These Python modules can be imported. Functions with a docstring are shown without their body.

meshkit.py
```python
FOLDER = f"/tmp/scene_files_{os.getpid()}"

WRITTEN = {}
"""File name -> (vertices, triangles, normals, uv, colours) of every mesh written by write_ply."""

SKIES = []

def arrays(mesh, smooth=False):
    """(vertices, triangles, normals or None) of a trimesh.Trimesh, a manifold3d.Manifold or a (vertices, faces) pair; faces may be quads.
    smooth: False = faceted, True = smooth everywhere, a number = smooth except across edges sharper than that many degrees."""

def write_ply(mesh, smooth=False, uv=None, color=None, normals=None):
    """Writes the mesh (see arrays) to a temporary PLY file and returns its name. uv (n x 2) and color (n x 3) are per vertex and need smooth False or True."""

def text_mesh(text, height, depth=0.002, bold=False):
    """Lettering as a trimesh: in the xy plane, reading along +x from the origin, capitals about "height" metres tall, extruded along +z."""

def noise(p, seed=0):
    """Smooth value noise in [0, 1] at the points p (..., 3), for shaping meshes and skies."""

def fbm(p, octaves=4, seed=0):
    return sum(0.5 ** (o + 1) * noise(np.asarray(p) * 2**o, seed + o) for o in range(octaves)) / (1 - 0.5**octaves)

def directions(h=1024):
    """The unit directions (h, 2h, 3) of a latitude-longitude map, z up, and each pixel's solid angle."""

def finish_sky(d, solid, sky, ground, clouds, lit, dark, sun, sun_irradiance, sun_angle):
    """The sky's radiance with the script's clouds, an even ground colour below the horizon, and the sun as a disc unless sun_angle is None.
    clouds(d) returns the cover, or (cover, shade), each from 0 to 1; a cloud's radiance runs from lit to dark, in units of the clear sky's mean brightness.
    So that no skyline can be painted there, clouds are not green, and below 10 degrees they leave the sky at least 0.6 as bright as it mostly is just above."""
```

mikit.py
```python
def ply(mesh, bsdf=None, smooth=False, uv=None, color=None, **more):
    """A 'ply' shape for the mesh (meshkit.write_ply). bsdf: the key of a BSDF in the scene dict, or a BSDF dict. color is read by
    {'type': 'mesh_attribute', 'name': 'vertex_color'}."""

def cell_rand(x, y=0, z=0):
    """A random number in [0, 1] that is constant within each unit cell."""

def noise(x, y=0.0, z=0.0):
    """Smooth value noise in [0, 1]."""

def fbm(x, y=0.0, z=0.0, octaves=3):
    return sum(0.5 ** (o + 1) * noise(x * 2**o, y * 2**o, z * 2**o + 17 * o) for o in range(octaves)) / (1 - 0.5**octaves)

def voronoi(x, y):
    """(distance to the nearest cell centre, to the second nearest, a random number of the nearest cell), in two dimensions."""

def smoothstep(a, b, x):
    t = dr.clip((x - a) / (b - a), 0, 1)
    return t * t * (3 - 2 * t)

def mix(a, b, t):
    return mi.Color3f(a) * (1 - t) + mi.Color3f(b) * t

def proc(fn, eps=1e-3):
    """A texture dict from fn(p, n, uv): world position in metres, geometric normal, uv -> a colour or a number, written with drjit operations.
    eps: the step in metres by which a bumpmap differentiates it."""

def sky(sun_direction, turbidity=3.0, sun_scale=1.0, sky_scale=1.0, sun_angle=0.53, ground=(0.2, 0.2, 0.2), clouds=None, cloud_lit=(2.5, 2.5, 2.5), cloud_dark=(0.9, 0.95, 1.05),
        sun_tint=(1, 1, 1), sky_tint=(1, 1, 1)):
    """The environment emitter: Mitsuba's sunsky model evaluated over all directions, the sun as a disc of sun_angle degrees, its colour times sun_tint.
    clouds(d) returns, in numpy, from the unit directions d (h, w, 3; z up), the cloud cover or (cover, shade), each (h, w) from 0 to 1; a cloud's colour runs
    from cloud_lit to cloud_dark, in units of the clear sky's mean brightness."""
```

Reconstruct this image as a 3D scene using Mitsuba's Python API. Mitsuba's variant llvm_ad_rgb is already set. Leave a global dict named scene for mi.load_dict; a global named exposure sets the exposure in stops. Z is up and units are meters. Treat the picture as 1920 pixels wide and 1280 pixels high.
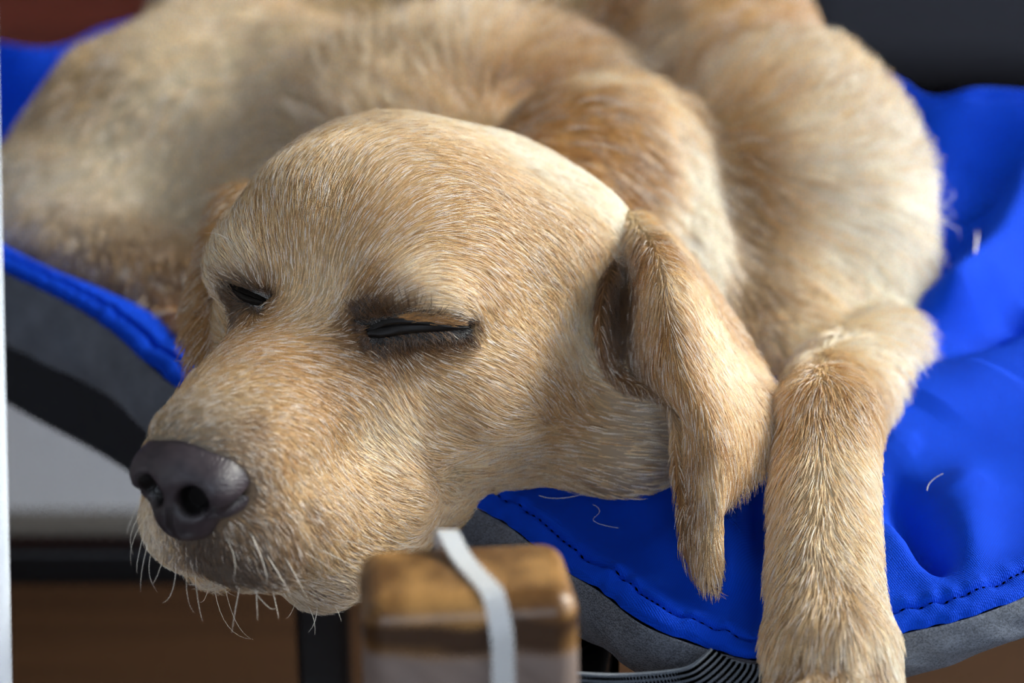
import math, os, numpy as np, trimesh, mitsuba as mi, mikit, meshkit, drjit as dr
from scipy.interpolate import RectBivariateSpline, RBFInterpolator, CubicSpline
from scipy.spatial import cKDTree
from scipy.spatial.transform import Rotation as Rn

# ------------------------------------------------------------------ camera, sky, exposure
FUR = True
FUR_DENSITY = 1.0
rng = np.random.default_rng(7)
T = mi.ScalarTransform4f
scene, labels = {}, {}
FPX, PITCH = 4000.0, math.radians(22.0)
EYE = np.array([0.0, 0.0, 0.78])
RT, FW, UP = np.array([1.0, 0, 0]), np.array([0, math.cos(PITCH), -math.sin(PITCH)]), np.array([0, math.sin(PITCH), math.cos(PITCH)])
scene['camera'] = {'type': 'thinlens', 'fov': 2 * math.degrees(math.atan(960 / FPX)), 'fov_axis': 'x', 'aperture_radius': 0.0062, 'focus_distance': 0.735,
                   'near_clip': 0.02, 'far_clip': 60.0, 'to_world': T().look_at(origin=EYE.tolist(), target=(EYE + FW).tolist(), up=[0, 0, 1])}
exposure = 0.52

def cloud_cover(d):
    n = meshkit.fbm(d * 2.3 + 5.0, 4, 3)
    return np.clip(0.55 + 1.1 * (n - 0.5), 0, 1)
scene['sky'] = mikit.sky((0.76, 0.32, 0.56), turbidity=3.5, sun_scale=2.1, sun_tint=(.82, 1.0, 1.26), sun_angle=13.0, sky_scale=16.0, clouds=cloud_cover, cloud_lit=(2.3, 2.3, 2.3), cloud_dark=(1.0, 1.03, 1.1), ground=(0.2, 0.2, 0.2))

# ------------------------------------------------------------------ helpers
def P(px, py, d):
    """The point at depth d (metres along the lens axis) seen at that pixel of the 1920 x 1280 photograph; used to lay out the dog and the cushion in the room."""
    return EYE + d * (FW + (px - 960) / FPX * RT + (640 - py) / FPX * UP)

def PZ(px, py, z):
    r = FW + (px - 960) / FPX * RT + (640 - py) / FPX * UP
    return EYE + r * ((z - EYE[2]) / r[2])

def srgb(r, g, b):
    c = np.array([r, g, b], float) / 255
    return np.where(c < 0.04045, c / 12.92, ((c + 0.055) / 1.055) ** 2.4)

def rgb(c):
    return {'type': 'rgb', 'value': [float(x) for x in c]}

def add(key, mesh, bsdf, smooth=False, label=None, category=None, group=None, kind=None, **more):
    scene[key] = mikit.ply(mesh, bsdf, smooth, **more)
    tag(key, label, category, group, kind)

def tag(key, label=None, category=None, group=None, kind=None):
    e = {k: v for k, v in dict(label=label, category=category, group=group, kind=kind).items() if v}
    if e:
        labels[key] = e

def rounded_box(size, r, seg=3):
    """A box with rounded edges, centred on the origin."""
    import manifold3d as m3
    s = np.array(size) / 2 - r
    ball = m3.Manifold.sphere(r, 4 * seg)
    return m3.Manifold.batch_hull([ball.translate([x * s[0], y * s[1], z * s[2]]) for x in (-1, 1) for y in (-1, 1) for z in (-1, 1)])

def to_tm(m):
    a = m.to_mesh()
    return trimesh.Trimesh(a.vert_properties[:, :3].astype(float), a.tri_verts, process=False)

def grid_faces(n, m, wrap=False):
    i, j = np.meshgrid(np.arange(n if wrap else n - 1), np.arange(m - 1), indexing='ij')
    i2 = (i + 1) % n
    return np.stack([i * m + j, i2 * m + j, i2 * m + j + 1, i * m + j + 1], -1).reshape(-1, 4)

def sweep(path, w, h, up, n=120, smooth=True):
    """A flat band of width w and thickness h along a path of points; up = direction of the band's face (one per path point)."""
    path, up = np.asarray(path, float), np.asarray(up, float)
    t = np.linspace(0, 1, len(path)); tt = np.linspace(0, 1, n)
    p, u = CubicSpline(t, path)(tt), CubicSpline(t, up)(tt)
    d = np.gradient(p, axis=0); d /= np.linalg.norm(d, axis=1, keepdims=True)
    s = np.cross(d, u); s /= np.linalg.norm(s, axis=1, keepdims=True)
    u = np.cross(s, d)
    prof = [(-1, 0.0), (-.96, .5), (.96, .5), (1, 0.0), (.96, -.5), (-.96, -.5)]
    v = np.stack([p + s * a * w / 2 + u * b * h for a, b in prof], 1)
    k = len(prof)
    i, j = np.meshgrid(np.arange(n - 1), np.arange(k), indexing='ij')
    f = np.stack([i * k + j, i * k + (j + 1) % k, (i + 1) * k + (j + 1) % k, (i + 1) * k + j], -1).reshape(-1, 4)
    f = np.vstack([f[:, [0, 1, 2]], f[:, [0, 2, 3]]])
    caps = [[0, a + 1, a] for a in range(1, k - 1)] + [[(n - 1) * k, (n - 1) * k + a, (n - 1) * k + a + 1] for a in range(1, k - 1)]
    m = trimesh.Trimesh(v.reshape(-1, 3), np.vstack([f, caps]), process=False)
    m.fix_normals()
    return m

# ------------------------------------------------------------------ materials
def mixc(a, b, t):
    a, b = (mi.Color3f(*[float(x) for x in c]) if isinstance(c, np.ndarray) else c for c in (a, b))
    return mikit.mix(a, b, t)
def wood_fn(a, b, scale, axis=0):
    def fn(p, n, uv):
        q = [p.x, p.y, p.z]
        l = q[axis]; o = [q[k] for k in range(3) if k != axis]
        g = mikit.fbm(l * 6 * scale, o[0] * 60 * scale, o[1] * 60 * scale, 4)
        h = mikit.noise(l * 20 * scale, o[0] * 400 * scale, o[1] * 400 * scale)
        return mixc(a, b, mikit.smoothstep(0.25, 0.75, g * 0.8 + h * 0.2))
    return fn

def floor_fn(p, n, uv):
    w = 0.14
    row = dr.floor(p.y / w)
    x = p.x + mikit.cell_rand(row, 3) * 1.2
    tone = mikit.cell_rand(row, dr.floor(x / 1.2))
    g = mikit.fbm(x * 5, p.y * 70, row, 3)
    fy = p.y / w - row
    gap = mikit.smoothstep(0.012, 0.0, dr.minimum(fy, 1 - fy) * w * 4)
    c = mixc(srgb(50, 33, 20), srgb(78, 52, 32), g * 0.6 + tone * 0.4)
    return c * (1 - 0.7 * gap)

def weave_bump(p, n, uv):
    s = 1 / 0.00085
    a, b = uv.x * s, uv.y * s
    return 0.00011 * (dr.sin(a * 6.2832 + b * 3.1416) * 0.6 + dr.sin(b * 6.2832) * 0.5)

def blue_fn(p, n, uv):
    s = 1 / 0.00085
    a, b = uv.x * s, uv.y * s
    w = 0.5 + 0.5 * dr.sin(a * 6.2832 + b * 3.1416) * dr.sin(b * 6.2832)
    l = mikit.fbm(p.x * 60, p.y * 60, p.z * 60, 3)
    return mixc(srgb(0, 46, 176), srgb(2, 78, 222), 0.25 + 0.45 * w + 0.25 * (l - 0.5))

def grey_fn(p, n, uv):
    f = mikit.fbm(p.x * 2400, p.y * 1500, p.z * 2400, 3)
    g = mikit.fbm(p.x * 90, p.y * 90, p.z * 90, 3)
    return mixc(srgb(62, 68, 78), srgb(114, 122, 136), mikit.smoothstep(0.25, 0.75, f * 0.7 + g * 0.3))

def grey_bump(p, n, uv):
    return 0.0002 * mikit.fbm(p.x * 2400, p.y * 1500, p.z * 2400, 3)

def post_fn(p, n, uv):
    g = mikit.fbm(p.x * 120, p.y * 60 + 7, p.z * 40, 4)
    k = mikit.noise(p.x * 42 + 4, p.y * 40, p.z * 110)
    c = mixc(srgb(96, 64, 30), srgb(164, 122, 70), mikit.smoothstep(0.25, 0.75, g))
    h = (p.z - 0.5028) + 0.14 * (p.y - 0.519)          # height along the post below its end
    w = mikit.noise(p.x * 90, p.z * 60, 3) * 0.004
    band = mikit.smoothstep(-0.0035, -0.0060, h + w) * (1 - mikit.smoothstep(-0.0115, -0.0145, h + w))
    c = mixc(c, srgb(62, 40, 22), band * (0.45 + 0.55 * mikit.smoothstep(0.35, 0.6, k)))
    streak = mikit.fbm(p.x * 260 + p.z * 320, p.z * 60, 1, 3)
    grey = mixc(srgb(104, 92, 88), srgb(142, 130, 126), streak)  # painted stand-in for the reflection on the lower front of the post
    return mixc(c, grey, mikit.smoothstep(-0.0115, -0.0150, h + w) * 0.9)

def nose_bump(p, n, uv):
    q = mikit.voronoi(p.x * 900 + p.z * 300, p.y * 900 + p.z * 800)
    return 0.00022 * dr.minimum(q[1] - q[0], 0.5)

def tex(fn, **k):
    return mikit.proc(fn, **k)

M = {
    'mat_floor': {'type': 'principled', 'base_color': tex(floor_fn), 'roughness': 0.75, 'specular': 0.15},
    'mat_wall': {'type': 'diffuse', 'reflectance': rgb(srgb(196, 192, 186))},
    'mat_ceiling': {'type': 'diffuse', 'reflectance': rgb(srgb(232, 230, 226))},
    'mat_frame': {'type': 'principled', 'base_color': rgb(srgb(225, 226, 228)), 'roughness': 0.4},
    'mat_glass': {'type': 'thindielectric', 'int_ior': 1.5},
    'mat_blue': {'type': 'twosided', 'b': {'type': 'bumpmap', 'arbitrary': tex(weave_bump, eps=1e-4), 'scale': 1.0, 'b': {'type': 'principled', 'base_color': tex(blue_fn), 'roughness': 0.8, 'specular': 0.12, 'sheen': 0.05, 'sheen_tint': 0.8}}},
    'mat_thread': {'type': 'principled', 'base_color': rgb(srgb(4, 34, 150)), 'roughness': 0.6},
    'mat_grey': {'type': 'twosided', 'b': {'type': 'bumpmap', 'arbitrary': tex(grey_bump, eps=1e-4), 'scale': 1.0, 'b': {'type': 'principled', 'base_color': tex(grey_fn), 'roughness': 0.9, 'sheen': 0.8}}},
    'mat_sling': {'type': 'principled', 'base_color': rgb(srgb(24, 28, 36)), 'roughness': 0.8},
    'mat_web': {'type': 'principled', 'base_color': rgb(srgb(66, 76, 88)), 'roughness': 0.5, 'specular': 0.5},
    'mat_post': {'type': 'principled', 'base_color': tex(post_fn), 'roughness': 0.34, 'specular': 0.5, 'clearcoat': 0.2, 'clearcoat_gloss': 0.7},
    'mat_strap': {'type': 'principled', 'base_color': rgb(srgb(205, 208, 210)), 'roughness': 0.4, 'specular': 0.5},
    'mat_metal': {'type': 'principled', 'base_color': rgb(srgb(30, 30, 32)), 'roughness': 0.35, 'metallic': 0.3},
    'mat_white_post': {'type': 'principled', 'base_color': rgb(srgb(204, 212, 224)), 'roughness': 0.5},
    'mat_rug': {'type': 'diffuse', 'reflectance': rgb(srgb(214, 216, 220))},
    'mat_rug_edge': {'type': 'diffuse', 'reflectance': rgb(srgb(120, 116, 110))},
    'mat_sofa': {'type': 'principled', 'base_color': rgb(srgb(52, 54, 62)), 'roughness': 0.9},
    'mat_red_wood': {'type': 'principled', 'base_color': tex(wood_fn(srgb(96, 36, 18), srgb(128, 52, 28), 1.0)), 'roughness': 0.5},
    'mat_black': {'type': 'principled', 'base_color': rgb(srgb(22, 22, 24)), 'roughness': 0.6},
    'mat_skin': {'type': 'principled', 'base_color': {'type': 'mesh_attribute', 'name': 'vertex_color'}, 'roughness': 0.8, 'specular': 0.2},
    'mat_nose': {'type': 'bumpmap', 'arbitrary': tex(nose_bump, eps=1e-4), 'scale': 1.0, 'b': {'type': 'principled', 'base_color': {'type': 'mesh_attribute', 'name': 'vertex_color'}, 'roughness': 0.36, 'specular': 0.5}},
    'mat_lid': {'type': 'principled', 'base_color': rgb(srgb(13, 10, 9)), 'roughness': 0.5, 'specular': 0.3},
    'mat_whisker': {'type': 'principled', 'base_color': rgb(srgb(235, 228, 215)), 'roughness': 0.35, 'specular': 0.5},
}
for k, v in M.items():
    scene[k] = v

# ------------------------------------------------------------------ the room
def box(lo, hi):
    lo, hi = np.array(lo, float), np.array(hi, float)
    m = trimesh.creation.box(hi - lo); m.apply_translation((lo + hi) / 2)
    return m
def cat(*ms):
    return trimesh.util.concatenate(ms)

RX0, RX1, RY0, RY1, RZ = -2.4, 1.3, -2.4, 3.4, 2.6
add('floor', box((RX0, RY0, -0.05), (RX1, RY1, 0)), 'mat_floor', label='dark brown wooden plank floor', kind='structure')
add('ceiling', box((RX0, RY0, RZ), (RX1, RY1, RZ + .1)), 'mat_ceiling', label='white ceiling', kind='structure')
add('wall_back', box((RX0 - .1, RY1, 0), (RX1 + .1, RY1 + .1, RZ)), 'mat_wall', label='plain grey wall at the back of the room', kind='structure')
add('wall_left', box((RX0 - .1, RY0, 0), (RX0, RY1, RZ)), 'mat_wall', label='plain wall on the left', kind='structure')
WY0, WY1, WZ0, WZ1 = -0.1, 2.1, 0.45, 2.45
add('wall_right', cat(box((RX1, RY0, 0), (RX1 + .1, WY0, RZ)), box((RX1, WY1, 0), (RX1 + .1, RY1, RZ)), box((RX1, WY0, 0), (RX1 + .1, WY1, WZ0)), box((RX1, WY0, WZ1), (RX1 + .1, WY1, RZ))), 'mat_wall', label='plain wall with a wide window on the right', kind='structure')
FY0, FY1, FZ0, FZ1 = -1.3, 1.0, 0.7, 2.35
add('wall_front', cat(box((RX0 - .1, RY0 - .1, 0), (FY0, RY0, RZ)), box((FY1, RY0 - .1, 0), (RX1 + .1, RY0, RZ)), box((FY0, RY0 - .1, 0), (FY1, RY0, FZ0)), box((FY0, RY0 - .1, FZ1), (FY1, RY0, RZ))), 'mat_wall', label='plain wall with an added fill light window behind the viewer', kind='structure')
def window(key, horizontal, a0, a1, z0, z1, at):
    t = 0.05
    bars = [(a0, a0 + t, z0, z1), (a1 - t, a1, z0, z1), (a0, a1, z0, z0 + t), (a0, a1, z1 - t, z1), ((a0 + a1) / 2 - t / 2, (a0 + a1) / 2 + t / 2, z0, z1)]
    f = lambda b: box((at - .03, b[0], b[2]), (at + .03, b[1], b[3])) if horizontal else box((b[0], at - .03, b[2]), (b[1], at + .03, b[3]))
    add(key + '__window_frame', cat(*[f(b) for b in bars]), 'mat_frame')
    v = [(at, a0, z0), (at, a1, z0), (at, a1, z1), (at, a0, z1)] if horizontal else [(a0, at, z0), (a1, at, z0), (a1, at, z1), (a0, at, z1)]
    add(key + '__pane', trimesh.Trimesh(np.array(v, float), [[0, 1, 2], [0, 2, 3]], process=False), 'mat_glass')
    tag(key, 'wide unseen window with a white frame', kind='structure')
window('window_1', True, WY0, WY1, WZ0, WZ1, RX1 + .05)
window('window_2', False, FY0, FY1, FZ0, FZ1, RY0 - .05)  # added window behind the viewer, sized for its fill light

# things behind the dog
sb = cat(to_tm(rounded_box((1.0, .22, .62), .06).translate([.73, 2.0, .56])))
add('dark_sofa__backrest', sb, 'mat_sofa', 40)
add('dark_sofa__seat', to_tm(rounded_box((1.0, .7, .2), .05).translate([.73, 2.42, .30])), 'mat_sofa', 40)
add('dark_sofa__base', to_tm(rounded_box((.94, .86, .16), .02).translate([.73, 2.34, .12])), 'mat_black', 40)
for i, (x, y) in enumerate(((.32, 1.98), (1.14, 1.98), (.32, 2.7), (1.14, 2.7))):
    add('dark_sofa__foot' + (f'_{i:03d}' if i else ''), cat(trimesh.creation.cylinder(.022, .05, sections=20, transform=trimesh.transformations.translation_matrix((x, y, .025)))), 'mat_black', 30)
tag('dark_sofa', 'dark charcoal sofa seen as a blurred dark shape behind the dog at upper right', 'sofa')
CX0, CX1 = -1.05, -0.36
add('red_wooden_cabinet__body', to_tm(rounded_box((CX1 - CX0, .42, .86), .012).translate([(CX0 + CX1) / 2, 2.4, .46])), 'mat_red_wood', 40)
for i in range(2):
    w = (CX1 - CX0) / 2
    add('red_wooden_cabinet__door' + (f'_{i:03d}' if i else ''), to_tm(rounded_box((w - .02, .025, .76), .008).translate([CX0 + w * (i + .5), 2.185, .48])), 'mat_red_wood', 40)
tag('red_wooden_cabinet', 'dark reddish brown wooden cabinet blurred behind the cushion at upper left', 'cabinet')
add('black_cabinet', cat(to_tm(rounded_box((.30, .4, .8), .01).translate([-0.19, 2.55, .42])), box((-.33, 2.36, 0), (-.05, 2.72, .03)), box((-.335, 2.335, .40), (-.045, 2.352, .41))), 'mat_black', 40, label='narrow black cabinet blurred between the red cabinet and the dog', category='cabinet')
add('pale_rug__pile', to_tm(rounded_box((1.5, .5, .012), .005).translate([-.75, 1.78, .007])), 'mat_rug', 40)
add('pale_rug__border', cat(box((-1.5, 1.50, .0005), (0.0, 1.535, .014)), box((-1.5, 2.02, .0005), (0, 2.05, .014))), 'mat_rug_edge')
tag('pale_rug', 'pale grey rug lying on the floor beneath the chair', 'rug')

# the out-of-focus pale post at the left edge
def rod(a, b, ra, rb, n=28):
    a, b = np.array(a, float), np.array(b, float)
    L = np.linalg.norm(b - a); z = (b - a) / L
    m = trimesh.creation.revolve([(0, 0), (ra * .9, 0), (ra, ra * .15), (rb, L - rb * .15), (rb * .9, L), (0, L)], sections=n)
    x = np.cross([0, 1, 0], z); x /= np.linalg.norm(x)
    Mx = np.eye(4); Mx[:3, :3] = np.stack([x, np.cross(z, x), z], 1); Mx[:3, 3] = a
    m.apply_transform(Mx); return m
add('white_pole_stand__pole', rod((-.1976, .58, .012), (-.1142, .58, 1.25), .0124, .0124), 'mat_white_post', 30)
add('white_pole_stand__base', trimesh.creation.revolve([(0, 0), (.118, 0), (.12, .003), (.115, .012), (.03, .018), (0, .018)], sections=48, transform=trimesh.transformations.translation_matrix((-.1976, .58, 0))), 'mat_white_post', 30)
add('white_pole_stand__cap', rod((-.1145, .58, 1.245), (-.1133, .58, 1.262), .0140, .0110), 'mat_white_post', 30)
tag('white_pole_stand', 'white leaning pole, a blurred pale strip along the left edge of the picture', 'pole')

# ------------------------------------------------------------------ the chair
axis_d = np.array([0.02, -math.sin(math.radians(8)), -math.cos(math.radians(8))])
top_c = P(872, 1068, .585)
zA = -axis_d / np.linalg.norm(axis_d)
xA = np.array([math.cos(math.radians(5)), math.sin(math.radians(5)), 0]); xA -= zA * (xA @ zA); xA /= np.linalg.norm(xA)
yA = np.cross(zA, xA)
post_len = 0.50
PM = np.eye(4); PM[:3, :3] = np.stack([xA, yA, zA], 1); PM[:3, 3] = top_c
def post_mesh(w, t, l, r):
    m = to_tm(rounded_box((w, t, l), r, 6)); m.apply_translation([0, 0, -l / 2]); return m
pm = post_mesh(.0580, .046, post_len, .0065); pm.apply_transform(PM)
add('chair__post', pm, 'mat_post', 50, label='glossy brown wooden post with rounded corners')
def inpost(x, y, z):
    return (PM @ np.array([x, y, z, 1.0]))[:3]
# white strap over the post's end
sp = [(-.004, .029, -.02), (-.004, .0272, -.006), (-.004, .022, .0035), (-.0025, .014, .0034), (.000, .004, .0012), (.0045, -.014, .0008), (.0065, -.0205, -.0012), (.0078, -.0236, -.009), (.008, -.0238, -.03), (.007, -.0238, -.10), (.006, -.0238, -.16)]
su = [(0, 1, 0), (0, 1, .3), (0, .6, .8), (0, .1, 1), (0, .1, 1), (0, -.1, 1), (0, -.7, .7), (0, -1, 0), (0, -1, 0), (0, -1, 0), (0, -1, 0)]
st = sweep([inpost(*q) for q in sp], .0062, .0011, [PM[:3, :3] @ np.array(u, float) for u in su], 160)
add('chair__strap', st, 'mat_strap', 40, label='flat pale grey strap looped over the end of the wooden post')

# ------------------------------------------------------------------ the cushion
# outline = the seam between the blue cover and the grey side, clockwise from the left
ol = [(-.48, 1.18, .452), (-.36, 1.05, .452)]
ol = [np.array(q) for q in ol]
for px, py, z in ((0, 506, .445), (90, 548, .444), (170, 592, .443), (260, 665, .442), (350, 735, .441), (520, 800, .440), (700, 865, .438), (850, 932, .436), (955, 985, .433), (1050, 1060, .427), (1130, 1110, .424),
                  (1200, 1165, .421), (1300, 1205, .418), (1420, 1236, .4155), (1550, 1225, .418), (1690, 1186, .423), (1790, 1163, .427), (1920, 1116, .431)):
    ol.append(PZ(px, py, z))
ol += [np.array(q) for q in ((.235, .69, .437), (.31, .79, .443), (.36, .90, .450), (.395, .98, .472), (.37, 1.035, .495))]
bk = [(1920, 174, .500), (1820, 172, .500), (1762, 186, .496), (1700, 160, .497), (1600, 140, .492), (1400, 70, .476), (1100, -30, .46), (800, -60, .46), (500, -20, .462), (420, 3, .462), (330, 25, .464), (240, 45, .463), (160, 72, .461), (105, 96, .459), (50, 94, .463), (0, 84, .465), (-120, 70, .465)]
for px, py, z in bk:
    ol.append(PZ(px, py, z))
ol += [np.array(q) for q in ((-.52, 1.29, .46),)]
ol = np.array(ol)
seg = np.r_[0, np.cumsum(np.linalg.norm(np.diff(np.vstack([ol, ol[:1]])[:, :2], axis=0), axis=1))]
NT = 1500
tt = np.linspace(0, seg[-1], NT, endpoint=False)
# finer steps along the front, which is near the camera
dens = np.interp(tt, seg, np.r_[[.6, .6] + [2.2] * 18 + [1.0] * 5 + [.45] * len(bk) + [.5], .6])
cum = np.r_[0, np.cumsum(dens)]; cum = cum / cum[-1] * NT
tt = np.interp(np.arange(NT), cum, np.r_[tt, seg[-1]])
O = CubicSpline(seg, np.vstack([ol, ol[:1]]), bc_type='periodic')(tt)
tang = CubicSpline(seg, np.vstack([ol, ol[:1]]), bc_type='periodic')(tt, 1)
tang[:, 2] = 0; tang /= np.linalg.norm(tang, axis=1, keepdims=True)
inw = np.stack([-tang[:, 1], tang[:, 0], 0 * tang[:, 0]], 1)
cen = np.array([0.02, 1.02, 0])
if ((cen - O) * inw).sum(1).mean() < 0:
    inw = -inw
# smooth the inward direction so that rings do not cross
for _ in range(60):
    inw = 0.5 * inw + 0.25 * (np.roll(inw, 1, 0) + np.roll(inw, -1, 0))
inw /= np.linalg.norm(inw, axis=1, keepdims=True)
arc = np.r_[0, np.cumsum(np.linalg.norm(np.diff(O, axis=0), axis=1))]

# heights inside: control points in the room
hp = [(0.03, .80, .440), (.10, .80, .437), (.02, .92, .436), (-.10, .93, .412), (-.17, 1.00, .405), (-.24, 1.06, .408), (-.30, 1.14, .415), (.0, 1.1, .43), (-.1, 1.25, .435), (.12, 1.0, .438), (.20, .88, .440), (.235, .955, .448), (.29, .96, .455), (.33, .88, .447), (.18, .78, .436), (.10, .70, .432),
      (.14, .68, .432), (.2, .75, .436)]
ctrl = np.vstack([O[::25], hp])
zf = RBFInterpolator(ctrl[:, :2], ctrl[:, 2], kernel='thin_plate_spline', smoothing=1e-7, neighbors=None)
def q2(px, py, z=.435):
    return PZ(px, py, z)[:2]
folds = [  # (pixel a, pixel b, half width, height): soft folds of the cover
    (q2(1665, 900), q2(1775, 1075), .0080, -.0105), (q2(1700, 940), q2(1770, 1060), .006, -.004), (q2(1640, 985), q2(1775, 1100), .006, .0045), (q2(1810, 900), q2(1806, 1090), .010, .006), (q2(1660, 850), q2(1720, 860), .010, .003),
    (q2(1760, 660), q2(1930, 450), .013, .022), (q2(1735, 560), q2(1930, 340), .020, -.010), (q2(1720, 690), q2(1930, 600), .012, -.013), (q2(1720, 640), q2(1900, 655), .010, -.004),
    (q2(1700, 790), q2(1880, 730), .022, .007), (q2(1660, 1000), q2(1660, 1150), .01, .003),
    (q2(1290, 960), q2(1420, 1060), .018, .008), (q2(1150, 930), q2(1330, 1110), .014, -.004), (q2(1428, 880), q2(1428, 1200), .007, -.008),
    (q2(0, 180), q2(80, 300), .03, -.025), (q2(60, 130), q2(0, 330), .02, .012), (q2(150, 110), q2(250, 130), .02, -.016),
    (q2(-60, 260), q2(60, 330), .03, -.014)]
def height(xy):
    z = zf(xy)
    for a, b, w, h in folds:
        ab = b - a
        t = np.clip(((xy - a) @ ab) / (ab @ ab), 0, 1)
        d = np.linalg.norm(xy - a - t[:, None] * ab, axis=1)
        e = np.clip(np.minimum(t, 1 - t) * 4 + .35, 0, 1)
        z = z + h * np.exp(-(d / w) ** 2) * e
    p3 = np.c_[xy, 0 * xy[:, 0]]
    return z + 0.004 * (meshkit.fbm(p3 * 16, 3, 5) - .5)

# rings: the cover from the seam inwards
ins = np.r_[0, .0008, .002, .0035, .005, .0062, .0072, .0078, .0084, .0090, .0098, .011, .013, .016, .02, .025, .031, .038, .046, .055]
pucker = meshkit.noise(np.c_[arc * 95, 0 * arc, 0 * arc], 9) - .5
pucker2 = meshkit.noise(np.c_[arc * 230, 0 * arc, 0 * arc], 19) - .5
front = np.interp(arc, [0, .3, .5, 1.5, 1.7], [.5, .8, 1, 1, .5])
inner0 = O + inw * ins[-1]
rows = []
zO = O[:, 2]
for k, s in enumerate(ins):
    p = O + inw * s
    z = height(p[:, :2])
    blend = min(1, s / .03)
    z = zO * (1 - blend) + z * blend
    band = .0042 * math.sqrt(max(0, 1 - (1 - min(s, .0074) / .0074) ** 2)) if s < .0078 else .0042
    groove = -.0024 * math.exp(-((s - .0080) / .0009) ** 2) + .0009 * math.exp(-((s - .0115) / .0025) ** 2)
    pk = (.0022 * pucker * math.exp(-((s - .008) / .007) ** 2) + .0024 * pucker2 * math.exp(-((s - .0085) / .004) ** 2)) * front
    z = z + band + groove + pk
    p = p + inw * (.0012 * pucker2 * math.exp(-(s / .004) ** 2))[:, None]
    rows.append(np.c_[p[:, :2], z])
n2 = 90
for t in (np.linspace(0, 1, n2 + 1)[1:]) ** 1.0:
    p = inner0[:, :2] * (1 - t) + cen[:2] * t
    rows.append(np.c_[p, height(p) + .0042])
V = np.stack(rows, 1)
dist = np.r_[ins, .055 + np.cumsum(np.linalg.norm(np.diff(V[:, len(ins) - 1:, :2].mean(0), axis=0), axis=1) * 0 + .004)]
uvc = np.stack([V[..., 0], V[..., 1]], -1).reshape(-1, 2)
F = grid_faces(NT, V.shape[1], wrap=True)
cover = trimesh.Trimesh(V.reshape(-1, 3), np.vstack([F[:, [0, 1, 2]], F[:, [0, 2, 3]]]), process=False)
if cover.face_normals[:, 2].mean() < 0:
    cover.invert()
add('cushion__cover', cover, 'mat_blue', True, label='bright blue woven cover with a stitched rim', uv=uvc)
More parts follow.
